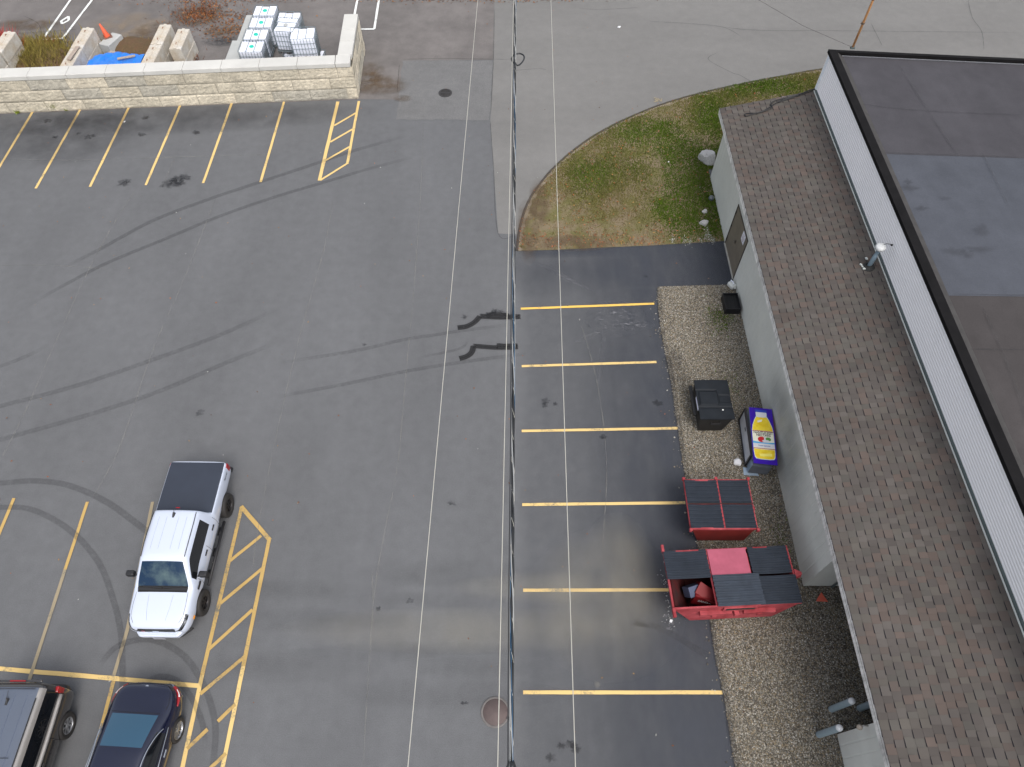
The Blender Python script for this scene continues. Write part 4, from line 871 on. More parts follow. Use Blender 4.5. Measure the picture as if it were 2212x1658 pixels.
# ================================================================== things on the lawn
def rock(name, u, v, s_, label, m, seed, zs=.7):
    bm = bmesh.new(); bmesh.ops.create_icosphere(bm, subdivisions=4, radius=1)
    for v_ in bm.verts:
        p = v_.co.copy(); f_ = 1 + .28 * mnoise.noise(p * .9 + Vector((seed, 0, 0))) + .09 * mnoise.noise(p * 3 + Vector((seed, 2, 0))) + .05 * mnoise.noise(p * 8)
        for nrm, dd in [(Vector((1, .3, .2)), .72), (Vector((-.6, -.7, .4)), .75), (Vector((.1, .2, 1)), .7), (Vector((-.9, .4, -.1)), .8), (Vector((.3, -1, .1)), .74)]:
            nn_ = nrm.normalized(); k_ = (p * f_).dot(nn_)
            if k_ > dd: p = p - nn_ * (k_ - dd) / f_
        v_.co = Vector((p.x * f_ * s_[0], p.y * f_ * s_[1], max(-.1, p.z * f_ * s_[2] + s_[2] * .35)))
    me = bpy.data.meshes.new(name); bm.to_mesh(me); bm.free(); me.materials.append(m)
    o = bpy.data.objects.new(name, me); C.objects.link(o); p = P(u, v); o.location = (p.x, p.y, .02); o.rotation_euler = (0, 0, seed)
    return tag(o, label, 'rock')
m_rock = mat('pale granite', L(196, 196, 194), .85, .16, 2.4, col2=L(158, 154, 150), grain=.2, gscale=18, bump=.9, bscale=9, spots=(5, .14))
rock('boulder', 1528, 348, (.36, .42, .42), 'large pale granite boulder on the lawn beside the wall', m_rock, 1.0)
rock('rock', 1522, 460, (.13, .13, .1), 'small grey rock below the round ball near the wall', m_rock, 2.0)
rock('rock', 1520, 484, (.22, .15, .12), 'flat grey rock nearest the dark asphalt strip', m_rock, 3.5)
p = P(1535, 433); g = MB(); g.lathe([(0, .0), (.07, .01), (.11, .06), (.12, .11), (.1, .17), (.05, .21), (0, .22)], 18); o = g.build('ball', mat('dark grey ball', L(86, 92, 96), .3, .1, coat=.5), smooth=True); o.location = (p.x, p.y, .02); tag(o, 'dark grey round ball lying in the grass at the wall', 'ball')
xs, ys = [], []
for u, v in [(1527, 497), (1528, 505), (1530, 512), (1525, 516), (1534, 520), (1540, 521), (1490, 524), (1515, 521), (1452, 520), (1478, 520)]:
    a, b = gauss_xy((u, v), .05, .12, 34); xs.append(a); ys.append(b)
leaves('gravel_spill', np.concatenate(xs), np.concatenate(ys), .03, .025, [L(190, 190, 184), L(160, 158, 150)], 'spill of small white stones at the lawn corner')
# jug and black crate at the wall
p = P(1580, 622); jg = empty('plastic_jug', (p.x - .02, p.y, .03), rz=.5, label='white plastic jug lying beside the wall corner', cat='jug')
g = MB(); g.box((0, 0, .12), (.24, .34, .22)); b_ = g.build('body', mat('milky plastic', L(206, 208, 204), .4, .08, 5), jg); mo = b_.modifiers.new('b', 'BEVEL'); mo.width = .07; mo.segments = 4
g = MB(); g.tube([(0, .1, .22), (0, .12, .29), (0, 0, .3), (0, -.06, .24)], .025, 8); g.build('handle', m_hdpe, jg, smooth=True)
g = MB(); g.tube([(0, -.16, .13), (0, -.22, .13)], .045, 12); g.build('cap', mat('jug cap', L(190, 192, 190), .5, .05), jg)
k1, k2, k3, k4 = P(1562, 634, .35), P(1593, 627.5, .35), P(1601, 667, .35), P(1571, 669, .35)
bx_ = empty('black_crate', ((k1.x + k3.x) / 2, (k1.y + k3.y) / 2, .03), label='square black plastic crate on the gravel by the wall', cat='crate')
wX, wY = (k2.x - k1.x), (k1.y - k4.y)
g = MB(); t_ = .03
for s_ in (-1, 1): g.box((s_ * (wX / 2 - t_ / 2), 0, .16), (t_, wY, .32)); g.box((0, s_ * (wY / 2 - t_ / 2), .16), (wX - 2 * t_, t_, .32))
g.build('sides', mat('black plastic', (.008, .008, .010), .5, .1), bx_, bevel=.008)
g = MB(); g.box((0, 0, .2), (wX - .07, wY - .07, .03)); 
for k_ in range(-2, 3): g.box((k_ * wX * .17, 0, .225), (.03, wY - .08, .02))
g.build('inner_tray', mat('black tray', (.006, .006, .007), .6, .1), bx_)

# ------------------------------------------------------------------ small black dumpster
m_bp = mat('black dumpster plastic', L(30, 34, 39), .65, .18, 2.2, spec=.2, spots=(5, .1)); m_bs = mat('black painted steel', (.012, .012, .013), .5, .2, 3)
a1_, a2_, a3_, a4_ = P(1499, 821, 1.0), P(1571, 820, 1.0), P(1588, 905, 1.0), P(1515, 906, 1.0)
cx7 = (a1_.x + a2_.x + a3_.x + a4_.x) / 4; cy7 = (a1_.y + a3_.y) / 2; wx7 = (a2_.x - a1_.x); wy7 = a1_.y - a4_.y
bd = empty('small_dumpster', (cx7, cy7, .03), label='small black dumpster with dented plastic lid on the gravel', cat='dumpster')
hx, hy = wx7 / 2, wy7 / 2
g = MB(); g.hexa([(-hx + .12, -hy + .06, .08), (hx - .22, -hy + .06, .08), (hx - .22, hy - .06, .08), (-hx + .12, hy - .06, .08)], [(-hx + .03, -hy + .03, .9), (hx - .05, -hy + .03, .9), (hx - .05, hy - .03, .9), (-hx + .03, hy - .03, .9)])
g.build('body', m_bs, bd, bevel=.01)
nx8, ny8 = 24, 30; vs_ = []
for j_ in range(ny8 + 1):
    for i_ in range(nx8 + 1):
        s_, t_ = i_ / nx8, j_ / ny8; x_, y_ = -hx + 2 * hx * s_, -hy + 2 * hy * t_
        z_ = .95 + .02 * mnoise.noise(Vector((x_ * 2, y_ * 2, 0)))
        if .34 < t_ < .68 and .08 < s_ < .62: z_ += .055
        if .70 < t_ < .745 and s_ < .6: z_ -= .03
        if .27 < t_ < .33: z_ -= .025
        if s_ > .66 and .4 < t_ < .62: z_ -= .035
        vs_.append((x_, y_, z_))
g = MB(); n1 = nx8 + 1; g.add(vs_, [(j_ * n1 + i_, j_ * n1 + i_ + 1, (j_ + 1) * n1 + i_ + 1, (j_ + 1) * n1 + i_) for j_ in range(ny8) for i_ in range(nx8)])
o = g.build('lid', m_bp, bd); md = o.modifiers.new('s', 'SOLIDIFY'); md.thickness = .04
g = MB(); g.box((-hx - .06, .15, .62), (.1, wy7 * .75, .1)); g.build('side_pocket', m_bs, bd, bevel=.01)
g = MB(); g.box((-hx - .0, -.12, .86), (.012, .5, .1)); g.build('sticker', mat('white sticker', L(225, 226, 240), .4, 0), bd)
g = MB(); g.tube([(-.2, -hy - .02, .8), (-.2, -hy - .1, .8), (.1, -hy - .1, .8), (.1, -hy - .02, .8)], .02, 6); g.build('handle', m_bs, bd)
g = MB()
for s_ in (-1, 1):
    for q_ in (-1, 1): g.tube([(s_ * hx * .6 - .02, q_ * hy * .75, .055), (s_ * hx * .6 + .04, q_ * hy * .75, .055)], .055, 12)
g.build('castor', m_bs, bd)
g = MB(); g.lathe([(0, 0), (.03, .0), (.02, .02), (0, .02)], 8); o = g.build('bird_dropping', mat('white spot', L(225, 225, 220), .6, 0), bd); o.location = (hx * .38, -hy * .55, .965)

# ------------------------------------------------------------------ drinks cooler on its side
m_pur = mat('purple decal', L(52, 0, 160), .35, 0, coat=.4); c1, c2, c3_, c4_ = P(1618, 880.6, .8), P(1666.4, 884.3, .8), P(1681, 1005, .8), P(1628, 1001.7, .8)
cc = (c1 + c2 + c3_ + c4_) / 4; cw_ = ((c2 - c1).length + (c3_ - c4_).length) / 2; cl_ = ((c1 - c4_).length + (c2 - c3_).length) / 2
rz_ = math.atan2(c1.y - c4_.y, c1.x - c4_.x) - math.pi / 2
cool = empty('drinks_cooler', (cc.x, cc.y, .03), rz=rz_, label='glass door drinks cooler lying on its side, juice bottle decal up', cat='cooler')
m_steel = mat('cooler grey', L(150, 160, 170), .45, .1, 3, metal=.2); hx, hy = cw_ / 2, cl_ / 2
g = MB(); g.box((0, .13, .39), (cw_, cl_ - .26, .75)); g.build('cabinet', m_steel, cool, bevel=.01)
g = MB(); g.add([(-hx, -hy, .775), (hx, -hy, .775), (hx, hy, .775), (-hx, hy, .775)], [(0, 1, 2, 3)]); g.box((0, -hy + .13, .763), (cw_, .26, .02)); dc = g.build('side_decal', m_pur, cool)
g = MB(); g.box((hx + .008, .35, .5), (.012, .9, .5)); g.build('back_trim', mat('red trim', L(190, 40, 30), .5, .1), cool)
g = MB(); g.box((-.05, -hy + .13, .3), (cw_ - .14, .24, .5)); g.build('motor_bay', mat('motor bay', L(92, 98, 106), .6, .2), cool)
g = MB()
for k_ in range(6): g.box((-hx + .01, -hy + .13, .12 + k_ * .09), (.02, .22, .05))
g.build('grille', mat('cooler kick panel', L(128, 146, 164), .45, .1), cool)
dd_ = empty('door', (-hx - .01, -hy + .26, .02), rz=.05); dd_.parent = cool
m_df = mat('door frame black', (.014, .013, .016), .4, .1); DL = cl_ - .3
g = MB()
for z_ in (.03, .72): g.box((-.03, DL / 2, z_), (.06, DL, .07))
for y_ in (.035, DL - .035): g.box((-.03, y_, .375), (.06, .07, .62))
g.build('door_frame', m_df, dd_, bevel=.006)
g = MB(); g.box((-.03, DL / 2, .375), (.012, DL - .14, .62)); g.build('door_glass', mat('frosted glass', L(214, 220, 232), .15, .1, 2, coat=1), dd_)
g = MB(); g.box((-.075, DL * .3, .09), (.03, .5, .03)); g.box((-.04, DL * .62, .5), (.008, .14, .08)); g.build('door_handle', m_df, dd_)
# the decal artwork, flat on the side panel; x to the right, y towards the bottle cap
def flat(name, pts, z, m, par=None): 
    g = MB(); g.add([(x_ * cw_, y_ * cl_, z) for x_, y_ in pts], [tuple(range(len(pts)))]); o = g.build(name, m, par or dc)
    for p_ in o.data.polygons:
        if p_.normal.z < 0: o.data.flip_normals(); break
    return o
def sym(h): return [(x_, y_) for x_, y_ in h] + [(-x_, y_) for x_, y_ in h[::-1]]
m_juice = mat('juice yellow', L(246, 206, 16), .4, .1, 6, col2=L(250, 226, 70)); m_lab = mat('label cream', L(240, 238, 214), .5, 0); m_cap_b = mat('cap blue', L(44, 72, 178), .4, 0)
m_ink = mat('dark ink', L(64, 36, 60), .6, 0); m_redp = mat('apple red', L(206, 28, 40), .5, 0); m_grn = mat('leaf green', L(88, 150, 60), .5, 0); m_sky = mat('label blue', L(96, 178, 224), .5, 0); m_neck = mat('neck glass', L(214, 226, 220), .4, .05); m_w = mat('decal white', L(222, 222, 224), .5, 0)
Z_ = .779
flat('bottle_outline', [(x_, y_) for x_, y_ in sym([(.24, .41), (.23, .34), (.26, .33), (.33, .27), (.42, .17), (.455, .09), (.455, -.28), (.43, -.38), (.38, -.415), (.2, -.425)])], Z_, m_neck)
flat('juice', sym([(.22, .33), (.31, .27), (.40, .17), (.435, .09), (.435, -.28), (.41, -.37), (.35, -.405), (.2, -.415)]), Z_ + .001, m_juice)
flat('bottle_neck', sym([(.225, .42), (.215, .335), (.1, .325)]), Z_ + .002, m_w)
flat('bottle_cap', sym([(.245, .465), (.25, .425), (.2, .42)]), Z_ + .003, m_cap_b)
flat('juice_highlight', [(-.2, .26), (.02, .29), (.0, .25), (-.18, .225)], Z_ + .002, m_lab)
flat('juice_highlight', [(-.22, -.33), (.3, -.31), (.3, -.36), (-.2, -.375)], Z_ + .002, mat('pale juice', L(252, 238, 120), .4, 0))
flat('paper_label', sym([(.45, .085), (.45, -.245), (.2, -.25)]), Z_ + .003, m_lab)
for y_ in (.075, -.235): flat('label_band', [(-.45, y_ + .006), (.45, y_ + .006), (.45, y_ - .006), (-.45, y_ - .006)], Z_ + .004, mat('band red', L(168, 76, 60), .6, .5, 30))
flat('label_water', [(-.45, -.11), (-.1, -.125), (.2, -.125), (.45, -.115), (.45, -.16), (-.45, -.165)], Z_ + .004, m_sky)
flat('label_foam', [(-.45, -.15), (.45, -.145), (.45, -.22), (-.45, -.22)], Z_ + .0045, m_w)
ell = lambda cx_, cy_, a_, b_: [(cx_ + a_ * math.cos(t_ / 16 * 2 * math.pi), cy_ + b_ * math.sin(t_ / 16 * 2 * math.pi)) for t_ in range(16)]
flat('apple', ell(-.08, -.075, .16, .05), Z_ + .005, m_redp); flat('apple_leaf', ell(.2, -.065, .12, .035), Z_ + .005, m_grn); flat('apple_slice', ell(.1, -.1, .16, .022), Z_ + .0055, m_w); flat('apple_slice', ell(.06, -.065, .035, .04), Z_ + .0058, m_w)
for tx, sz, y_, sx_, nm in [('NANTUCKET', .125, .045, .84, 'label_text'), ('NECTARS', .125, -.0, .86, 'label_text'), ('Pressed Apple Juice', .06, -.185, .8, 'label_text')]:
    vs_, fs_ = text_geo(tx, sz, Matrix.Translation((.01, y_ * cl_, Z_ + .006)) @ Matrix.Diagonal((sx_, 1, 1, 1))); g = MB(); g.add(vs_, fs_); g.build(nm, m_ink if sz > .1 else mat('blue ink', L(60, 90, 170), .6, 0), dc)
# litter near it
for (u, v, s_, lb_, m_, nm) in [(1592, 1000, .15, 'crumpled white paper beside the open cooler door', m_w, 'crumpled_paper'), ]:
    rock(nm, u, v, (s_, s_, .07), lb_, m_, 4.2)['category'] = 'litter'
ps = [P(*q) for q in [(1604, 1012), (1628, 1014), (1639, 1030), (1606, 1028)]]; g = MB(); g.hexa([(p_.x, p_.y, .03) for p_ in ps[::-1]], [(p_.x, p_.y, .045 + .01 * i_) for i_, p_ in enumerate(ps[::-1])])
tag(g.build('plastic_sheet', mat('grey sheet', L(150, 168, 186), .3, .1, coat=.4), origin=(ps[0].x, ps[0].y, .03)), 'loose blue grey plastic sheet at the foot of the cooler', 'sheet')

# ------------------------------------------------------------------ red dumpsters
m_red = mat('red dumpster paint', L(142, 46, 52), .8, .2, 1.6, col2=L(172, 80, 86), spots=(6, .25), bump=.2, bscale=6, spec=.25); m_redd = mat('dark red paint', L(118, 34, 32), .6, .2, 3); m_pink = mat('sun bleached pink lid', L(160, 82, 100), .75, .12, 1.6, spots=(5, .08), spec=.25)
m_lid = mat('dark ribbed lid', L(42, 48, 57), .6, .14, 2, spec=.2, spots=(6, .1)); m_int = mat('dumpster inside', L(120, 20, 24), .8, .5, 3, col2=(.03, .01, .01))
def rib_lid(x0, x1, y0, y1, z0, par, m=None, name='lid', sag=.02, tilt=0., nr=7, dzx=0.):
    g = MB(); n_ = nr * 8; vs_ = []; nx9 = 6
    for i_ in range(nx9 + 1):
        for j_ in range(n_ + 1):
            s_, t_ = i_ / nx9, j_ / n_; x_ = x0 + (x1 - x0) * s_; y_ = y0 + (y1 - y0) * t_; pf = (t_ * nr) % 1
            rb_ = .035 if .25 < pf < .75 else 0
            vs_.append((x_, y_, z0 + rb_ - sag * math.sin(math.pi * s_) + tilt * t_ + dzx * s_ + .02 * mnoise.noise(Vector((x_ * 1.5 + x0 * 7, y_ * 1.5, z0)))))
    g.add(vs_, [(i_ * (n_ + 1) + j_, (i_ + 1) * (n_ + 1) + j_, (i_ + 1) * (n_ + 1) + j_ + 1, i_ * (n_ + 1) + j_ + 1) for i_ in range(nx9) for j_ in range(n_)])
    o = g.build(name, m or m_lid, par); md = o.modifiers.new('s', 'SOLIDIFY'); md.thickness = .025; return o
# first red dumpster
ZT = 1.28
t1, t2, t3, t4 = P(1479.5, 1035, ZT), P(1618.8, 1035, ZT), P(1637, 1143, ZT), P(1488.6, 1141.7, ZT)
cx8, cy8 = (t1.x + t2.x + t3.x + t4.x) / 4, (t1.y + t3.y) / 2; hx, hy = (t2.x - t1.x) / 2, (t1.y - t4.y) / 2
d1 = empty('red_dumpster', (cx8, cy8, .02), label='red dumpster with four closed dark ribbed lids', cat='dumpster', group='red dumpsters by the building')
g = MB(); g.hexa([(-hx + .45, -hy + .06, .1), (hx - .1, -hy + .06, .1), (hx - .12, hy - .15, .1), (-hx + .55, hy - .15, .1)], [(-hx + .04, -hy + .03, ZT - .1), (hx - .04, -hy + .03, ZT - .1), (hx - .04, hy - .03, ZT - .1), (-hx + .04, hy - .03, ZT - .1)])
g.build('body', m_redd, d1, bevel=.01)
g = MB()
for s_ in (-1, 1): g.box((0, s_ * (hy - .02), ZT - .09), (2 * hx, .06, .08)); g.box((s_ * (hx - .02), 0, ZT - .09), (.06, 2 * hy - .1, .08))
g.box((0.02, 0, ZT - .055), (.05, 2 * hy - .1, .05)); g.build('rim', m_red, d1, bevel=.006)
for a_, b_ in ((-hx + .01, -.0), (.045, hx - .03)):
    for c_, e_ in ((-hy + .03, -.02), (.02, hy - .02)): rib_lid(a_, b_, c_, e_, ZT - .035, d1, nr=6)
g = MB(); g.tube([(-hx, .0, ZT - .01), (hx, .0, ZT - .01)], .014, 6); g.build('hinge_rod', m_bs, d1)
g = MB(); g.hexa([(hx, -.1, .75), (hx + .16, -.05, .8), (hx + .16, .05, .8), (hx, .1, .75)], [(hx, -.1, .95), (hx + .16, -.05, .9), (hx + .16, .05, .9), (hx, .1, .95)]); g.build('lug', m_red, d1)
g = MB()
for x_, y_ in ((-hx, -hy - .03), (hx, -hy - .03), (-hx, hy + .02), (hx, hy + .02), (0, hy + .03)): g.box((x_, y_, ZT - .06), (.08, .08, .12))
g.build('corner_lug', m_red, d1)
# second red dumpster, one lid open
ZT = 1.5
t1, t2, t3, t4 = P(1436, 1190.5, ZT), P(1704, 1178, ZT), P(1733, 1306, ZT), P(1448, 1312, ZT)
cx9, cy9 = (t1.x + t2.x + t3.x + t4.x) / 4, (t1.y + t2.y + t3.y + t4.y) / 4; hx, hy = (t2.x - t1.x) / 2, (t1.y + t2.y - t3.y - t4.y) / 4
rz9 = math.atan2(t2.y - t1.y, t2.x - t1.x)
d2 = empty('red_dumpster', (cx9, cy9, .02), rz=rz9, label='long red dumpster with open front left bay and a pink lid', cat='dumpster', group='red dumpsters by the building')
g = MB(); th = .03
bot = [(-hx + .75, -hy + .0), (hx - .45, -hy + .0), (hx - .55, hy - .12), (-hx + .75, hy - .12)]; top = [(-hx + .02, -hy + .02), (hx - .02, -hy + .02), (hx - .02, hy - .02), (-hx + .02, hy - .02)]
vs_ = [(x_, y_, .12) for x_, y_ in bot] + [(x_, y_, ZT - .1) for x_, y_ in top]
g.add(vs_, [(3, 2, 1, 0)] + [(i_, (i_ + 1) % 4, 4 + (i_ + 1) % 4, 4 + i_) for i_ in range(4)])
o = g.build('body', m_red, d2); md = o.modifiers.new('s', 'SOLIDIFY'); md.thickness = .03; md.offset = -1
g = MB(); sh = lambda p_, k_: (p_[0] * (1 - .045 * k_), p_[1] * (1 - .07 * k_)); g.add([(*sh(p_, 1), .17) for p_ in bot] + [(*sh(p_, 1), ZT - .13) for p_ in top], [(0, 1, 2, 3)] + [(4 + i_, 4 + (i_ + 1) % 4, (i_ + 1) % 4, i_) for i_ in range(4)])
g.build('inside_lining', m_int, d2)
g = MB()
for s_ in (-1, 1): g.box((0, s_ * (hy - .02), ZT - .09), (2 * hx, .05, .08)); g.box((s_ * (hx - .02), 0, ZT - .09), (.045, 2 * hy - .1, .08))
g.box((-hx * .31, .0, ZT - .09), (.05, 2 * hy - .1, .05)); g.box((hx * .32, .25, ZT - .09), (.05, hy, .05)); g.build('rim', m_red, d2, bevel=.006)
X1, X2_ = -hx * .31, hx * .33
rib_lid(-hx - .01, X1 - .02, -.0, hy - .0, ZT - .03, d2, nr=6); 
g = MB(); g.box(((X1 + X2_) / 2, hy / 2, ZT - .045), (X2_ - X1 - .04, hy - .02, .03)); g.build('pink_lid', m_pink, d2, bevel=.01)
rib_lid(X2_ + .03, hx - .06, .03, hy, ZT - .03, d2, nr=6); rib_lid(X2_ + .05, hx - .0, -hy + .0, -.03, ZT - .03, d2, nr=6); rib_lid(X1 + .01, X2_ + .16, -hy - .0, .05, ZT + .01, d2, nr=6, dzx=.02, m=mat('scuffed lid', L(54, 61, 71), .55, .2, 3, spec=.25))
g = MB()
for s_ in (-1, 1): g.box((s_ * .62 + .1, -hy - .04, .98), (.9, .12, .16))
g.box((.12, -hy - .01, 1.22), (.95, .05, .26)); g.build('fork_pocket', m_red, d2, bevel=.01)
g = MB(); g.box((.12, -hy - .038, 1.27), (.8, .012, .13)); g.build('slot', m_dark, d2)
g = MB()
for s_ in (-.55, .1, .75): g.box((s_, -hy - .05, .86), (.14, .14, .14))
g.build('brace', m_red, d2, bevel=.01)
g = MB(); g.hexa([(hx, -.12, ZT - .2), (hx + .2, -.08, ZT - .16), (hx + .2, .08, ZT - .16), (hx, .12, ZT - .2)], [(hx, -.12, ZT), (hx + .2, -.03, ZT - .02), (hx + .2, .03, ZT - .02), (hx, .12, ZT)])
g.box((-hx, hy + .08, ZT - .06), (.07, .2, .1)); g.box((-hx + .02, -hy - .1, ZT - .06), (.08, .24, .12)); g.build('lug', m_red, d2)
# red boxes inside
def placebox(name, x_, y_, z_, sx_, sy_, sz_, rot, m_, label, txt=None):
    g = MB(); g.box((0, 0, sz_ / 2), (sx_, sy_, sz_)); o = g.build(name, m_, bevel=.008); M_ = Matrix.Translation(Vector((cx9, cy9, .02))) @ Matrix.Rotation(rz9, 4, 'Z')
    o.location = M_ @ Vector((x_, y_, z_)); o.rotation_euler = rot; tag(o, label, 'box')
    if txt:
        vs_, fs_ = text_geo(txt, .11, Matrix.Translation((0, -sy_ / 2 - .004, sz_ * .55)) @ Matrix.Rotation(R(90), 4, 'X')); g = MB(); g.add(vs_, fs_); g.build('box_text', m_w, o)
    return o
m_rbox = mat('red carton', L(112, 10, 18), .6, .08)
placebox('red_carton', X1 - .12, -hy + .42, .62, .8, .4, .42, (R(-14), R(8), R(-12)), m_rbox, 'red carton with white lettering in the open dumpster bay', 'SAND BAL')
placebox('red_carton', X1 - .1, -.28, .80, .75, .36, .3, (R(10), R(16), R(-30)), m_rbox, 'second red carton behind the lettered one in the bay')
placebox('grey_carton', X1 - .48, -.12, .78, .5, .3, .35, (R(25), R(10), R(20)), mat('grey carton', L(72, 80, 104), .7, .05), 'pale blue grey carton tucked under the dumpster lid')
# debris round the dumpsters
m_or = mat('orange scrap', L(206, 96, 76), .7, .1)
for i_, (u, v, s_, lb_) in enumerate([(1774, 1298, .18, 'largest orange plastic scrap on the gravel by the wall end'), ]):
    p = P(u, v); g = MB(); g.add([(-s_, -.03, 0), (s_, -.05, 0), (s_ * .5, .1, .02), (.02, .22, .05), (-s_ * .6, .07, .02)], [(0, 1, 2, 3, 4)]); o = g.build('orange_scrap', m_or); md = o.modifiers.new('s', 'SOLIDIFY'); md.thickness = .012; o.location = (p.x, p.y, .05); tag(o, lb_, 'litter')
xs, ys = [], []
for u, v in [(1440, 1240), (1438, 1262), (1450, 1335), (1445, 1290), (1432, 1255), (1453, 1345), (1436, 1340), (1445, 1322)]:
    a, b = gauss_xy((u, v), .08, .18, 9); xs.append(a); ys.append(b)
leaves('paper_scraps', np.concatenate(xs), np.concatenate(ys), .02, .022, [L(160, 160, 158)], 'white scraps of paper beside the long red dumpster')
p = P(1449, 1343); g = MB(); g.add([(-.05, -.02, 0), (.01, -.05, .01), (.05, .02, .03), (.0, .06, .01), (-.03, .03, .02)], [(0, 1, 2, 3, 4)]); o = g.build('paper_wad', m_w); md = o.modifiers.new('s', 'SOLIDIFY'); md.thickness = .02; o.location = (p.x, p.y, .03); tag(o, 'torn white paper at the near left dumpster corner', 'litter')
for u, v, s_, lb_ in [(1337, 60, .1, 'white paper scrap lying on the road near the top'), (269, 265, .06, 'small white cup beside the third stall line'), (1443, 352, .05, 'tiny pale scrap in the greenest part of the lawn')]:
    p = P(u, v); g = MB(); g.add([(-s_, -.02, 0), (s_ * .4, -s_, .01), (s_, .03, .03), (0, s_ * .8, .01)], [(0, 1, 2, 3)]); o = g.build('paper_scrap', m_w); md = o.modifiers.new('s', 'SOLIDIFY'); md.thickness = .015; o.location = (p.x, p.y, .035); tag(o, lb_, 'litter')
# ------------------------------------------------------------------ bollards and porch things
m_bol = mat('grey bollard paint', L(134, 150, 158), .5, .1, 4); m_bolc = mat('concrete cap', L(196, 198, 200), .7, .05)
def hfor(u0, v0, v1):
    b_ = P(u0, v0); return b_, H - b_.y / math.tan(TH - math.atan((v1 - CY) / FPX))
def bollard(bx0, by0, u1, label, z=None):
    b_ = P(bx0, by0); # height so that the top lands at column u1
    lo2, hi2 = .3, 2.5
    for _ in range(30):
        mid = (lo2 + hi2) / 2; dz = H - mid; depth = b_.y * math.sin(TH) + dz * math.cos(TH); u_ = CX + FPX * b_.x / depth
        if u_ < u1: lo2 = mid
        else: hi2 = mid
    h_ = mid; r0 = empty('bollard', (b_.x, b_.y, .02), label=label, cat='bollard', group='grey steel bollards at the porch')
    g = MB(); g.lathe([(.085, 0), (.085, h_ - .04)], 20); g.build('post', m_bol, r0, smooth=True)
    g = MB(); g.lathe([(.085, h_ - .04), (.08, h_ + .02), (.05, h_ + .05), (0, h_ + .06)], 20); g.build('cap', m_bolc, r0, smooth=True)
bollard(1795, 1533, 1840, 'middle grey bollard with pale cap, clear of the roof edge')
bollard(1768, 1588, 1813, 'grey bollard nearest the camera beside the white wall corner')
bollard(1856, 1531, 1901, 'grey bollard half hidden under the eave')
fp = PX(1851, 1612, WX - .05); fl = empty('wall_lamp', (WX, 2.30, 2.0), label='small hooded porch lamp at the top corner of the near wall', cat='lamp')
g = MB(); g.tube([(-.02, .0, 0), (-.14, .0, .05), (-.2, -.02, .02)], .018, 8); g.build('bracket', mat('lamp bracket', L(140, 136, 130), .5, .1), fl)
g = MB(); g.lathe([(.0, .06), (.05, .04), (.07, -.03), (.055, -.1), (0, -.12)], 14, Matrix.Translation((-.22, -.03, .0))); g.build('shade', mat('lamp bulb cover', L(170, 158, 144), .4, .05), fl, smooth=True)
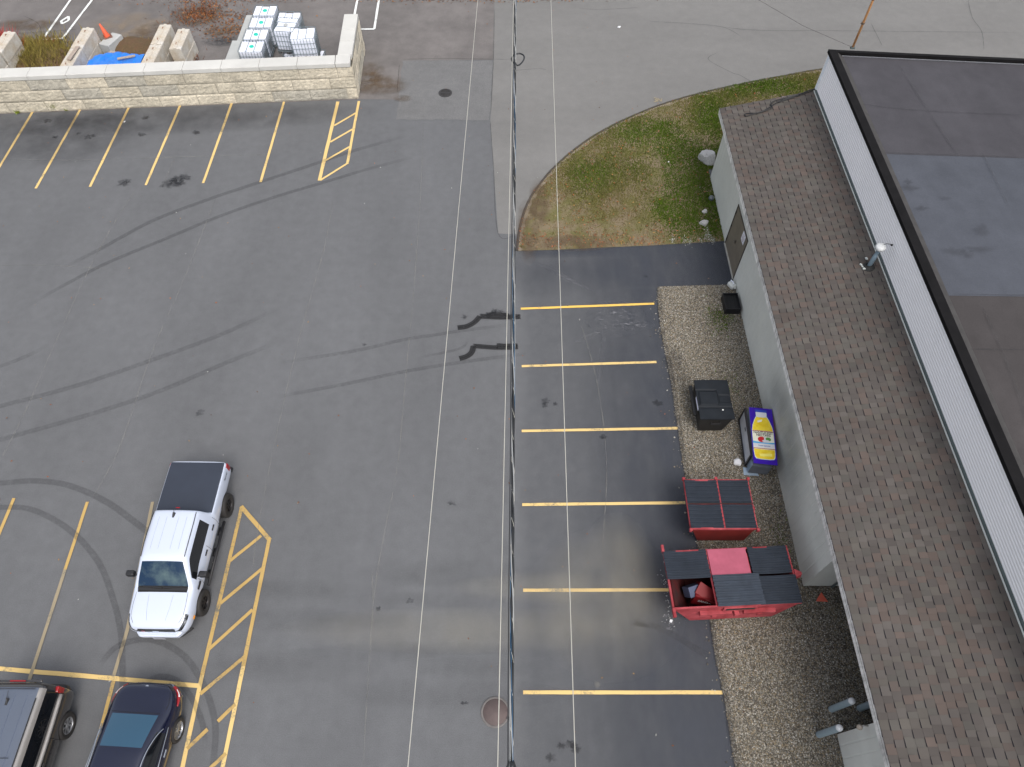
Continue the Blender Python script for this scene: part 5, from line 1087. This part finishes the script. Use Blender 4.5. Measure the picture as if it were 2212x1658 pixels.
#SECTION3
# ================================================================== vehicles
def car_body(st, facemat, mats, names, root, wells, sub=2, wr=.42, wyi=.58):
    """st: list of (x, 8 x (w,z)) from the tail to the nose; local +x forward."""
    n = 8; vs_ = []; R_ = 2 * n - 1 + 1
    for x_, pr in st:
        left = [(x_, w_, z_) for w_, z_ in pr]; right = [(x_, -w_, z_) for w_, z_ in pr[:-1]][::-1]
        vs_ += left + right + [(x_, 0, pr[0][1])]
    m_ = 2 * n; fs_ = []; mi = []
    for i_ in range(len(st) - 1):
        for j_ in range(m_):
            a, b = i_ * m_ + j_, i_ * m_ + (j_ + 1) % m_; c, d_ = a + m_, b + m_
            fs_.append((a, b, d_, c)); jj = j_ if j_ < n - 1 else (2 * n - 3 - j_ if j_ < 2 * n - 2 else -1)
            mi.append(facemat(i_, jj, j_ < n - 1))
    for s_, base in ((0, 0), (1, (len(st) - 1) * m_)):   # end caps as quad strips
        for j_ in range(n - 1):
            q = (base + j_, base + j_ + 1, base + 2 * n - 3 - j_, base + 2 * n - 2 - j_) if j_ < n - 2 else None
            if q: fs_.append(q[::-1] if s_ else q); mi.append(facemat(-1 if s_ == 0 else 99, j_, True))
        fs_.append((base, base + 2 * n - 2, base + 2 * n - 1)[::(-1 if s_ else 1)]); mi.append(0)
        fs_.append((base + n - 2, base + n - 1, base + n)[::(-1 if s_ else 1)]); mi.append(facemat(-1 if s_ == 0 else 99, n - 2, True))
    me = bpy.data.meshes.new('b'); me.from_pydata(vs_, [], fs_)
    for mm in mats: me.materials.append(mm)
    me.polygons.foreach_set('material_index', mi); bm = bmesh.new(); bm.from_mesh(me); bmesh.ops.recalc_face_normals(bm, faces=bm.faces); bm.to_mesh(me); bm.free()
    o = bpy.data.objects.new('b', me); C.objects.link(o)
    sb = o.modifiers.new('s', 'SUBSURF'); sb.levels = sub; sb.render_levels = sub
    cut = bmesh.new()
    for wx in wells:
        for s_ in (-1, 1):
            T_ = Matrix.Translation((wx, s_ * (wyi + .3), .36)) @ Matrix.Rotation(R(90), 4, 'X'); bmesh.ops.create_cone(cut, cap_ends=True, segments=40, radius1=wr, radius2=wr, depth=.62, matrix=T_)
    cm = bpy.data.meshes.new('c'); cut.to_mesh(cm); cut.free()
    for mm in mats: cm.materials.append(mm)
    cm.polygons.foreach_set('material_index', [len(mats) - 1] * len(cm.polygons))
    co = bpy.data.objects.new('c', cm); C.objects.link(co); bo = o.modifiers.new('bo', 'BOOLEAN'); bo.object = co; bo.operation = 'DIFFERENCE'; bo.solver = 'EXACT'
    dg = bpy.context.evaluated_depsgraph_get(); ev = o.evaluated_get(dg).to_mesh()
    V_ = [v_.co.copy() for v_ in ev.vertices]; groups = {}
    for p_ in ev.polygons: groups.setdefault(p_.material_index, []).append(tuple(p_.vertices))
    bpy.data.objects.remove(o); bpy.data.objects.remove(co)
    out = {}
    for k_, fl_ in groups.items():
        comps = [fl_]
        if names[k_] in ('side_window', 'windshield', 'rear_window', 'sunroof', 'tail_light', 'headlight', 'wheel_well', 'roof_rail'):   # one mesh per pane
            par = {}
            def fnd(a):
                while par.setdefault(a, a) != a: a = par[a]
                return a
            for f_ in fl_:
                for v_ in f_[1:]: par[fnd(v_)] = fnd(f_[0])
            dct = {}
            for f_ in fl_: dct.setdefault(fnd(f_[0]), []).append(f_)
            comps = list(dct.values())
        for cf in comps:
            used = sorted({v_ for f_ in cf for v_ in f_}); ix = {v_: i_ for i_, v_ in enumerate(used)}
            m2 = bpy.data.meshes.new(names[k_]); m2.from_pydata([V_[v_] for v_ in used], [], [tuple(ix[v_] for v_ in f_) for f_ in cf])
            m2.materials.append(mats[k_]); m2.polygons.foreach_set('use_smooth', [k_ != len(mats) - 1] * len(m2.polygons))
            o2 = bpy.data.objects.new(names[k_], m2); C.objects.link(o2); o2.parent = root; out.setdefault(k_, []).append(o2)
    return out
from mathutils.bvhtree import BVHTree
def gaps(root, lines, m, name='panel_gap', r=.0065):
    bv_, bf_ = [], []
    for o in root.children:
        if o.type == 'MESH' and o.name.split('.')[0] in ('body', 'side_window', 'bed_cover', 'windshield', 'roof_panel', 'trim', 'roof_rail', 'rear_window'):
            k = len(bv_); bv_ += [v_.co.copy() for v_ in o.data.vertices]; bf_ += [tuple(k + q for q in p_.vertices) for p_ in o.data.polygons]
    tree = BVHTree.FromPolygons(bv_, bf_)
    for kind, pts in lines:
        out = []; n_ = 14
        for a, b in zip(pts, pts[1:]):
            for q in range(n_):
                t_ = q / n_; p_ = (a[0] + (b[0] - a[0]) * t_, a[1] + (b[1] - a[1]) * t_)
                if kind == 'top': h = tree.ray_cast(Vector((p_[0], p_[1], 4)), Vector((0, 0, -1)))
                else: h = tree.ray_cast(Vector((p_[0], kind * 3, p_[1])), Vector((0, -kind, 0)))
                if h[0] is not None: out.append(h[0])
        if len(out) > 2: g = MB(); g.tube(out, r, 4); g.build(name, m, root)
m_tyre_m = mat('tyre', (.022, .020, .019), .75, .15, 8); m_wellm = mat('wheel well', (.01, .01, .01), .9, 0)
def wheel(root, x, y, side, r, w, rimm, spokes=6, rimr=.62, twist=0.):
    wh = empty('wheel', (x, y, r)); wh.parent = root; M_ = Matrix.Rotation(R(-90) * side, 4, 'X')
    g = MB(); rr = r * rimr
    g.lathe([(rr, -w / 2), (r * .93, -w / 2), (r * .985, -w / 2 + .03), (r, -w * .25), (r, w * .25), (r * .985, w / 2 - .03), (r * .93, w / 2), (r * .78, w / 2 + .006), (rr, w / 2 - .012), (rr, -w / 2)], 36, M_); g.build('tyre', m_tyre_m, wh, smooth=True)
    g = MB(); g.lathe([(rr, w / 2 - .012), (rr * .94, w / 2 - .008), (rr * .9, w / 2 - .045), (rr * .88, -w * .2), (0, -w * .2)], 36, M_)
    k0 = len(g.f)
    for k_ in range(spokes):
        a_ = 2 * math.pi * k_ / spokes; a2 = a_ + twist
        ca, sa = math.cos(a_), math.sin(a_); cb_, sb_ = math.cos(a2), math.sin(a2); wd = rr * 1.15 / spokes
        i1, i2 = Vector((ca * rr * .18, sa * rr * .18, w / 2 - .035)), Vector((cb_ * rr * .93, sb_ * rr * .93, w / 2 - .025)); tn_ = Vector((-sa, ca, 0)) * wd * .5; tn2 = Vector((-sb_, cb_, 0)) * wd * .62; dz_ = Vector((0, 0, -.03))
        g.hexa([M_ @ (i1 - tn_ + dz_), M_ @ (i2 - tn2 + dz_), M_ @ (i2 + tn2 + dz_), M_ @ (i1 + tn_ + dz_)], [M_ @ (i1 - tn_), M_ @ (i2 - tn2), M_ @ (i2 + tn2), M_ @ (i1 + tn_)])
    g.lathe([(rr * .22, w / 2 - .06), (rr * .22, w / 2 - .03), (rr * .15, w / 2 - .022), (0, w / 2 - .022)], 16, M_)
    g.build('rim', rimm, wh)
    g = MB(); g.lathe([(rr * .88, -w * .19 + .002), (0, -w * .19 + .002)], 24, M_); g.build('brake_disc', m_wellm, wh)
    return wh
def glassm(name, col, rough=.06): return mat(name, col, rough, 0, coat=1.0, spec=.8)
# --- white pickup -----------------------------------------------------------
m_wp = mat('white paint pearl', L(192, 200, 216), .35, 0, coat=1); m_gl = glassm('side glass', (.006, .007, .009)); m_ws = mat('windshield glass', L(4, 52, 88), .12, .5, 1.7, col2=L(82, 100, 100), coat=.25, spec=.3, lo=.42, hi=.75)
m_ton = mat('tonneau cover', L(44, 50, 62), .55, .08, 2); m_trim = mat('black trim', (.015, .015, .017), .5, .1); m_rimk = mat('dark rim', (.03, .028, .03), .35, .1, metal=.6)
m_redl = mat('tail lamp red', L(142, 10, 18), .25, 0, coat=.6); m_chr = mat('chrome', L(196, 200, 206), .2, 0, metal=.9)
m_wellm0 = m_wellm; m_hl = mat('headlamp glass', L(40, 44, 50), .1, .4, 9, coat=1, col2=L(170, 172, 176), lo=.5, hi=.7)
tr = empty('pickup_truck', (-9.90, 7.38, 0), rz=R(-90) - .012, label='white double cab pickup truck with black bed cover', cat='pickup truck')
tr.scale = (.955, .96, .97)
def S(x, sill, low, mid, belt, top, rail, half, cen): return (x, [sill, low, mid, belt, top, rail, half, cen])
bed = lambda x, k=1.: S(x, (.80 * k, .52), (.92 * k, .66), (.945 * k, .95), (.93 * k, 1.22), (.885 * k, 1.275), (.82 * k, 1.28), (.4, 1.28), (0, 1.285))
cabl = lambda x, tz=1.84, tw=.70, rw=.62: S(x, (.82, .47), (.93, .62), (.95, .95), (.905, 1.19), (tw + .03, tz - .12), (rw, tz - .035), (.32, tz - .008), (0, tz))
hood = lambda x, w, z, zb: S(x, (.80 * w, .48), (.93 * w, .62), (.945 * w, .88), (.90 * w, z - .1), (.83 * w, z - .02), (.70 * w, z + .005), (.42 * w, z + .006), (0, z + .022))
st = [S(-2.66, (.74, .60), (.86, .68), (.88, .92), (.86, 1.18), (.83, 1.25), (.80, 1.255), (.4, 1.26), (0, 1.26)), bed(-2.62, .98), bed(-2.56), bed(-1.7), bed(-.92), bed(-.86),
      S(-.82, (.81, .49), (.93, .63), (.95, .95), (.905, 1.21), (.86, 1.33), (.72, 1.36), (.36, 1.38), (0, 1.38)), cabl(-.76, 1.76), cabl(-.70, 1.82), cabl(-.58), cabl(.10), cabl(.20), cabl(.70, 1.83), cabl(.80, 1.79, .69, .61),
      S(1.28, (.82, .47), (.93, .62), (.95, .93), (.905, 1.15), (.83, 1.33), (.77, 1.40), (.4, 1.43), (0, 1.44)), S(1.47, (.82, .47), (.93, .62), (.95, .92), (.905, 1.13), (.87, 1.18), (.81, 1.22), (.42, 1.245), (0, 1.25)),
      S(1.59, (.82, .47), (.93, .62), (.95, .92), (.90, 1.12), (.865, 1.165), (.78, 1.20), (.4, 1.225), (0, 1.23)), hood(1.95, 1, 1.18, 0), hood(2.25, .985, 1.14, 0), hood(2.42, .96, 1.10, 0), hood(2.54, .90, 1.06, 0),
      S(2.62, (.62, .50), (.78, .62), (.82, .80), (.76, .92), (.70, .99), (.58, 1.01), (.32, 1.03), (0, 1.03)), S(2.69, (.5, .52), (.66, .62), (.70, .74), (.64, .80), (.58, .83), (.46, .84), (.25, .85), (0, .85))]
def fm_truck(i, j, left):
    if i in (9, 10, 11, 12, 13) and j == 3: return 1
    if i in (13, 14) and j in (5, 6): return 2
    if i in (1, 2, 3, 4) and j in (4, 5, 6): return 3
    if i == 15 and j in (5, 6): return 4
    if i == 6 and j in (5, 6): return 1
    if i in (18, 19, 20, 21) and j == 3: return 5
    return 0
# station indices: keep the side glass between the cab posts
car_body(st, fm_truck, [m_wp, m_gl, m_ws, m_ton, m_wellm0, m_hl, m_wellm], ['body', 'side_window', 'windshield', 'bed_cover', 'trim', 'headlight', 'wheel_well'], tr, (1.70, -1.49), wr=.495, wyi=.62)
for x_ in (1.70, -1.49):
    for s_ in (-1, 1): wheel(tr, x_, s_ * .865, s_, .405, .27, m_rimk, 6, .52)
for s_ in (-1, 1):
    g = MB(); g.tube([(-.95, s_ * .94, .36), (1.15, s_ * .94, .36)], .045, 8); 
    for x_ in (-.6, .1, .8): g.box((x_, s_ * .9, .37), (.26, .12, .05))
    g.build('side_step', m_trim, tr, smooth=True)
    g = MB(); g.tube([(1.12, s_ * .88, 1.13), (1.08, s_ * 1.0, 1.17)], .03, 6); mo_ = MB(); g.build('mirror_arm', m_trim, tr)
    mo_.box((1.08, s_ * 1.09, 1.21), (.17, .25, .2)); o = mo_.build('wing_mirror', m_trim, tr); b_ = o.modifiers.new('b', 'BEVEL'); b_.width = .045; b_.segments = 3
    for x_ in (-.46, .36): 
        g = MB(); g.box((x_, s_ * .944, 1.06), (.2, .035, .045)); o = g.build('door_handle', m_trim, tr, bevel=.012)
    g = MB(); g.box((-2.56, s_ * .87, 1.05), (.17, .15, .3)); o = g.build('tail_light', m_redl, tr, bevel=.03)
    g = MB(); g.box((1.34, s_ * .952, .99), (.26, .012, .1)); g.build('fender_vent', m_trim, tr)
    g = MB(); g.box((2.24, s_ * .952, .8), (.1, .02, .05)); g.build('side_marker', mat('amber lens', L(236, 150, 20), .3, 0), tr)
g = MB(); g.box((2.655, 0, .90), (.06, 1.08, .16)); gr = g.build('grille', m_trim, tr, bevel=.02)
g = MB(); g.box((2.69, 0, .91), (.012, .18, .09)); g.build('badge', m_chr, gr)
g = MB(); g.box((2.69, -.37, .92), (.012, .1, .05)); g.build('red_badge', m_redl, gr)
g = MB(); g.hexa([(2.5, -.80, .5), (2.78, -.55, .5), (2.78, .55, .5), (2.5, .80, .5)], [(2.5, -.84, .73), (2.80, -.56, .73), (2.80, .56, .73), (2.5, .84, .73)]); o = g.build('front_bumper', m_wp, tr, bevel=.05)
g = MB(); g.box((2.815, 0, .6), (.012, .34, .14)); g.build('number_plate', mat('plate', L(150, 150, 158), .4, .1), tr)
g = MB(); g.hexa([(2.45, -.86, .36), (2.72, -.55, .36), (2.72, .55, .36), (2.45, .86, .36)], [(2.45, -.86, .49), (2.76, -.56, .49), (2.76, .56, .49), (2.45, .86, .49)]); g.build('skid_plate', m_trim, tr, bevel=.02)
g = MB(); g.box((-2.72, 0, .56), (.16, 1.72, .16)); g.build('rear_bumper', m_trim, tr, bevel=.03)
g = MB(); g.hexa([(-.60, -.05, 1.83), (-.45, -.03, 1.83), (-.45, .03, 1.83), (-.60, .05, 1.83)], [(-.62, -.015, 1.89), (-.55, -.01, 1.87), (-.55, .01, 1.87), (-.62, .015, 1.89)]); g.tube([(-.60, 0, 1.88), (-.77, .02, 1.97)], .006, 5); g.build('antenna', m_trim, tr)
g = MB(); g.box((-.84, 0, 1.70), (.03, .12, .02)); g.build('brake_light', m_redl, tr)
for s_ in (-1, 1): g = MB(); g.box((1.49, s_ * .3, 1.262), (.03, .55, .015), rz=.08 * s_); g.build('wiper', m_trim, tr)
g = MB(); g.add([(1.50, -.74, 1.243), (1.58, -.72, 1.235), (1.58, .72, 1.235), (1.50, .74, 1.243)], [(0, 1, 2, 3)]); g.build('cowl', m_trim, tr)
vs_, fs_ = text_geo('Ranger', .11, Matrix.Translation((-2.2, .952, 1.1)) @ Matrix.Rotation(R(180), 4, 'Z') @ Matrix.Rotation(R(90), 4, 'X'), .3); g = MB(); g.add(vs_, fs_); g.build('side_lettering', m_trim, tr)
# rails between roof and doors
for s_ in (-1, 1): g = MB(); g.tube([(-.66, s_ * .645, 1.79), (-.3, s_ * .66, 1.806), (.3, s_ * .66, 1.806), (.74, s_ * .645, 1.775)], .012, 5); g.build('roof_moulding', m_trim, tr)

gl_ = [('top', [(1.62, s_ * .76), (2.0, s_ * .775), (2.3, s_ * .76), (2.5, s_ * .66)]) for s_ in (-1, 1)] + [('top', [(1.7, s_ * .36), (2.1, s_ * .33), (2.45, s_ * .27)]) for s_ in (-1, 1)]
for s_ in (-1, 1): gl_ += [(s_, [(1.18, 1.12), (1.16, .9), (1.2, .5)]), (s_, [(.16, 1.13), (.15, .8), (.14, .5)]), (s_, [(-.74, 1.2), (-.74, .9), (-.72, .7), (-.9, .5)])]
gaps(tr, gl_[:2] + gl_[4:], mat('gap shade', (.06, .06, .065), .8, 0), r=.006)
gaps(tr, gl_[2:4] + [('top', [(-.5, s_ * k_), (.6, s_ * k_)]) for s_ in (-1, 1) for k_ in (.18, .42)], mat('crease', L(150, 158, 172), .5, 0), 'crease', r=.005)
# --- navy sedan ---------------------------------------------------------------
m_nv = mat('navy paint', L(12, 18, 44), .25, 0, coat=1, metal=.2); m_rg = mat('rear glass', L(30, 72, 96), .08, 0, coat=1, spec=.8); m_rim = mat('alloy rim', L(176, 178, 182), .3, .05, metal=.8)
sd = empty('navy_sedan', (-9.86, 1.10, 0), rz=R(-90) - .055, label='dark navy blue sedan parked nose down, right of the van', cat='car')
k8 = lambda x, a, b, c, d_, e, f, g_, h: S(x, a, b, c, d_, e, f, g_, h)
st = [k8(-2.40, (.38, .34), (.46, .42), (.48, .6), (.42, .74), (.38, .80), (.33, .82), (.2, .83), (0, .84)), k8(-2.33, (.56, .30), (.68, .40), (.71, .62), (.64, .84), (.56, .93), (.5, .95), (.3, .965), (0, .97)),
      k8(-2.14, (.72, .26), (.83, .38), (.85, .64), (.80, .88), (.76, .98), (.66, 1.01), (.38, 1.03), (0, 1.04)), k8(-1.8, (.80, .24), (.90, .38), (.91, .66), (.88, .90), (.76, 1.02), (.66, 1.06), (.38, 1.085), (0, 1.095)),
      k8(-1.62, (.80, .24), (.90, .38), (.91, .66), (.885, .92), (.74, 1.07), (.64, 1.115), (.36, 1.14), (0, 1.15)), k8(-1.2, (.80, .22), (.90, .36), (.91, .66), (.89, .94), (.68, 1.22), (.60, 1.26), (.33, 1.29), (0, 1.30)),
      k8(-.75, (.80, .22), (.90, .36), (.91, .66), (.89, .94), (.64, 1.33), (.56, 1.37), (.3, 1.40), (0, 1.41)), k8(-.62, (.80, .22), (.90, .36), (.91, .66), (.89, .94), (.635, 1.345), (.555, 1.385), (.3, 1.415), (0, 1.425)),
      k8(0, (.80, .22), (.90, .36), (.91, .66), (.89, .94), (.63, 1.37), (.55, 1.41), (.3, 1.44), (0, 1.445)), k8(.35, (.80, .22), (.90, .36), (.91, .66), (.89, .94), (.63, 1.34), (.55, 1.385), (.3, 1.41), (0, 1.42)),
      k8(.5, (.80, .22), (.90, .36), (.91, .66), (.89, .94), (.64, 1.31), (.56, 1.35), (.3, 1.38), (0, 1.385)), k8(1.1, (.80, .22), (.90, .36), (.91, .66), (.88, .92), (.78, 1.04), (.68, 1.08), (.38, 1.1), (0, 1.11)),
      k8(1.3, (.80, .22), (.90, .36), (.91, .66), (.87, .88), (.78, .96), (.68, 1.0), (.38, 1.03), (0, 1.04)), k8(1.9, (.78, .22), (.88, .36), (.89, .6), (.82, .78), (.7, .86), (.6, .89), (.34, .91), (0, .92)),
      k8(2.2, (.66, .24), (.76, .36), (.78, .52), (.7, .66), (.6, .74), (.5, .77), (.3, .78), (0, .79)), k8(2.32, (.5, .28), (.6, .36), (.62, .46), (.55, .56), (.48, .6), (.4, .62), (.24, .63), (0, .64))]
def fm_sedan(i, j, left):
    if i in (4, 5) and j in (5, 6): return 2
    if i in (10,) and j in (5, 6): return 1
    if i in (5, 6, 7, 8, 9) and j == 3: return 1
    if i == 10 and j == 3: return 1
    return 0
car_body(st, fm_sedan, [m_nv, m_gl, m_rg, m_wellm], ['body', 'side_window', 'rear_window', 'wheel_well'], sd, (1.38, -1.34), wr=.375, wyi=.6)
for x_ in (1.38, -1.34):
    for s_ in (-1, 1): wheel(sd, x_, s_ * .81, s_, .335, .2, m_rim, 9, .68, .35)
for s_ in (-1, 1):
    g = MB(); g.tube(catmull([(-2.32, s_ * .62, .74), (-2.25, s_ * .72, .74), (-2.13, s_ * .815, .76), (-1.98, s_ * .865, .78), (-1.86, s_ * .885, .80)], 4), .05, 8, rs=[.062 * (1 - (k_ / 16) ** 2 * .7) for k_ in range(17)]); g.build('tail_light', m_redl, sd, smooth=True)
    g = MB(); g.tube(catmull([(-2.27, s_ * .735, .77), (-2.18, s_ * .81, .78), (-2.09, s_ * .86, .79)], 4), .022, 6); g.build('reversing_light', mat('lamp white', L(220, 216, 216), .3, 0), sd, smooth=True)
    g = MB(); g.tube(catmull([(-1.32, s_ * .80, 1.0), (-1.05, s_ * .735, 1.22), (-.6, s_ * .66, 1.345), (0, s_ * .655, 1.375), (.5, s_ * .68, 1.31), (1.05, s_ * .8, 1.05)], 5), .014, 6); g.tube([(-1.34, s_ * .88, .955), (-.4, s_ * .912, .955), (.9, s_ * .912, .95)], .014, 6); g.build('chrome_trim', m_chr, sd, smooth=True)
    g = MB(); g.tube([(.75, s_ * .9, .98), (.72, s_ * .98, 1.0)], .02, 6); g.box((.7, s_ * 1.03, 1.02), (.1, .18, .12)); g.build('wing_mirror', m_nv, sd, bevel=.02)
    g = MB(); g.box((-.75, s_ * .922, .80), (.18, .03, .03)); g.box((.25, s_ * .922, .80), (.18, .03, .03)); g.build('door_handle', m_chr, sd)
g = MB(); g.hexa([(-2.46, -.44, .3), (-2.18, -.80, .3), (-2.18, .80, .3), (-2.46, .44, .3)][::-1], [(-2.44, -.44, .54), (-2.16, -.82, .58), (-2.16, .82, .58), (-2.44, .44, .54)][::-1]); g.build('rear_bumper', m_nv, sd, bevel=.05)
g = MB(); g.tube(catmull([(-2.42, -.46, .56), (-2.30, -.66, .58), (-2.14, -.85, .6)], 4), .014, 6); g.tube(catmull([(-2.42, .46, .56), (-2.30, .66, .58), (-2.14, .85, .6)], 4), .014, 6); g.build('bumper_strip', m_chr, sd)
g = MB(); g.lathe([(0, .0), (.05, .0), (.045, .012), (0, .014)], 14, Matrix.Translation((-2.27, 0, .965))); g.build('badge', m_chr, sd)
g = MB(); g.box((-2.40, 0, .62), (.012, .34, .14)); g.build('number_plate', mat('sedan plate', L(190, 192, 196), .4, .1), sd)
m_gapd = mat('gap dark', (.004, .004, .005), .7, 0)
gl_ = [('top', [(-1.72, -.72), (-1.86, -.74), (-2.2, -.68)]), ('top', [(-1.72, .72), (-1.86, .74), (-2.2, .68)]), ('top', [(-1.63, -.66), (-1.61, 0), (-1.63, .66)])]
for s_ in (-1, 1): gl_ += [(s_, [(-1.1, .9), (-1.0, .6), (-.9, .3)]), (s_, [(.0, .93), (.02, .3)]), (s_, [(1.05, .9), (1.1, .35)])]
gaps(sd, gl_, m_gapd)
# --- dark grey van -----------------------------------------------------------
m_vg = mat('dark grey paint', L(60, 58, 58), .25, 0, coat=1, metal=.3); m_vr = mat('van roof sky reflection', L(88, 96, 110), .32, .06, .8, coat=1, metal=.2); m_vs = mat('van side sky reflection', L(150, 146, 142), .35, .05, metal=.3, coat=.6)  # roof blue and silver bands: reflected sky painted onto the grey bodywork
vn = empty('grey_van', (-12.78, 1.16, 0), rz=R(-90) - .0, label='dark grey compact van with sky-tinted roof at the bottom left corner', cat='van')
vsec = lambda x, tz=1.80, k=1.: k8(x, (.80 * k, .3), (.90 * k, .45), (.92 * k, .8), (.88 * k, 1.06), (.765 * k, 1.67), (.715 * k, tz - .05), (.38 * k, tz - .015), (0, tz))
st = [k8(-2.22, (.66, .34), (.78, .44), (.80, .7), (.76, 1.0), (.66, 1.35), (.6, 1.45), (.34, 1.48), (0, 1.49)), k8(-2.18, (.74, .32), (.85, .44), (.87, .75), (.84, 1.04), (.74, 1.55), (.66, 1.68), (.36, 1.70), (0, 1.71)),
      vsec(-2.05, 1.79), vsec(-1.95), vsec(-1.1), vsec(-1.0), vsec(-.1), vsec(.0), vsec(.6, 1.80), vsec(.75, 1.78), k8(1.35, (.8, .3), (.9, .45), (.92, .8), (.87, 1.05), (.8, 1.28), (.72, 1.36), (.38, 1.39), (0, 1.4)),
      k8(1.6, (.8, .3), (.9, .45), (.92, .8), (.86, 1.0), (.78, 1.1), (.7, 1.14), (.38, 1.17), (0, 1.18)), k8(2.1, (.76, .3), (.86, .42), (.88, .66), (.8, .86), (.7, .94), (.6, .97), (.34, .99), (0, 1.0)), k8(2.38, (.6, .32), (.7, .42), (.72, .58), (.64, .7), (.56, .76), (.48, .78), (.28, .79), (0, .8))]
def fm_van(i, j, left):
    if j == 3 and i in (3, 5, 7, 8): return 1
    if j == 3 and i in (2, 4, 6): return 1
    if i == 9 and j in (5, 6): return 1
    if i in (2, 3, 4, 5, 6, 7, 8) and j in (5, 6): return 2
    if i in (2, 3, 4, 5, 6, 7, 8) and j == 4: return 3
    return 0
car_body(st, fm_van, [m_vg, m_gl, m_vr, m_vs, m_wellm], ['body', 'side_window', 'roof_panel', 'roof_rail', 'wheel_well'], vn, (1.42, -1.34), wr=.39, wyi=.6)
for x_ in (1.42, -1.34):
    for s_ in (-1, 1): wheel(vn, x_, s_ * .82, s_, .35, .21, m_rim, 7, .62)
for s_ in (-1, 1):
    g = MB(); g.box((-2.10, s_ * .835, 1.12), (.16, .1, .3)); g.build('tail_light', m_redl, vn, bevel=.03)
    g = MB(); g.tube(catmull([(-2.0, s_ * .885, 1.09), (-1.0, s_ * .905, 1.085), (0, s_ * .905, 1.085), (1.2, s_ * .885, 1.07)], 4), .055, 8); g.build('belt_reflection', m_vs, vn, smooth=True)  # tube added for the bright band of sky reflected along the belt line
    g = MB(); g.tube([(-1.8, s_ * .70, 1.79), (-.8, s_ * .70, 1.80), (.4, s_ * .70, 1.80)], .016, 6); g.build('roof_moulding', m_trim, vn)
    g = MB(); g.box((-.35, s_ * .925, .93), (.16, .03, .04)); g.box((.8, s_ * .925, .93), (.16, .03, .04)); g.build('door_handle', m_vg, vn, bevel=.01)
    g = MB(); g.box((.0, s_ * .925, .78), (1.9, .012, .03)); g.build('slide_rail', m_trim, vn)
    g = MB(); g.box((1.25, s_ * 1.0, 1.12), (.12, .2, .2)); g.build('wing_mirror', m_trim, vn, bevel=.03)
g = MB(); g.hexa([(-2.34, -.60, .34), (-2.1, -.86, .34), (-2.1, .86, .34), (-2.34, .60, .34)][::-1], [(-2.34, -.60, .60), (-2.1, -.87, .62), (-2.1, .87, .62), (-2.34, .60, .60)][::-1]); g.build('rear_bumper', m_trim, vn, bevel=.05)
g = MB(); g.box((-2.24, .0, 1.60), (.06, 1.2, .05)); g.build('rear_spoiler', m_vg, vn, bevel=.02)
g = MB(); g.box((-2.23, .0, 1.655), (.03, .4, .025)); g.build('brake_light', m_redl, vn)
g = MB(); g.box((-2.20, .0, 1.3), (.015, 1.1, .5)); g.build('rear_window', m_gl, vn, bevel=.005)
g = MB(); g.tube([(-2.26, .2, 1.12), (-2.27, .2, 1.3)], .012, 5); g.build('rear_wiper', m_trim, vn)
g = MB(); g.hexa([(-1.78, -.05, 1.79), (-1.62, -.03, 1.79), (-1.62, .03, 1.79), (-1.78, .05, 1.79)], [(-1.8, -.015, 1.86), (-1.74, -.01, 1.84), (-1.74, .01, 1.84), (-1.8, .015, 1.86)]); g.tube([(-1.78, 0, 1.85), (-1.95, .04, 1.95)], .006, 5); o = g.build('antenna', m_trim, vn)
g = MB()
for y_ in (-.3, .05, .42): g.box((-.45, y_, 1.803), (.012, .22, .008))
g.box((-2.02, 0, 1.785), (.014, 1.2, .01)); g.build('roof_seam', m_trim, vn)

gl_ = [('top', [(-1.9, y_), (.5, y_)]) for y_ in (-.45, -.15, .15, .45)]
gaps(vn, gl_, mat('roof swage', L(74, 84, 104), .4, 0), 'crease', r=.006)
gl_ = []
for s_ in (-1, 1): gl_ += [(s_, [(-.98, 1.05), (-.98, .5), (-.95, .34)]), (s_, [(.02, 1.05), (.02, .35)]), (s_, [(1.0, 1.0), (1.05, .35)])]
gaps(vn, gl_, m_gapd)
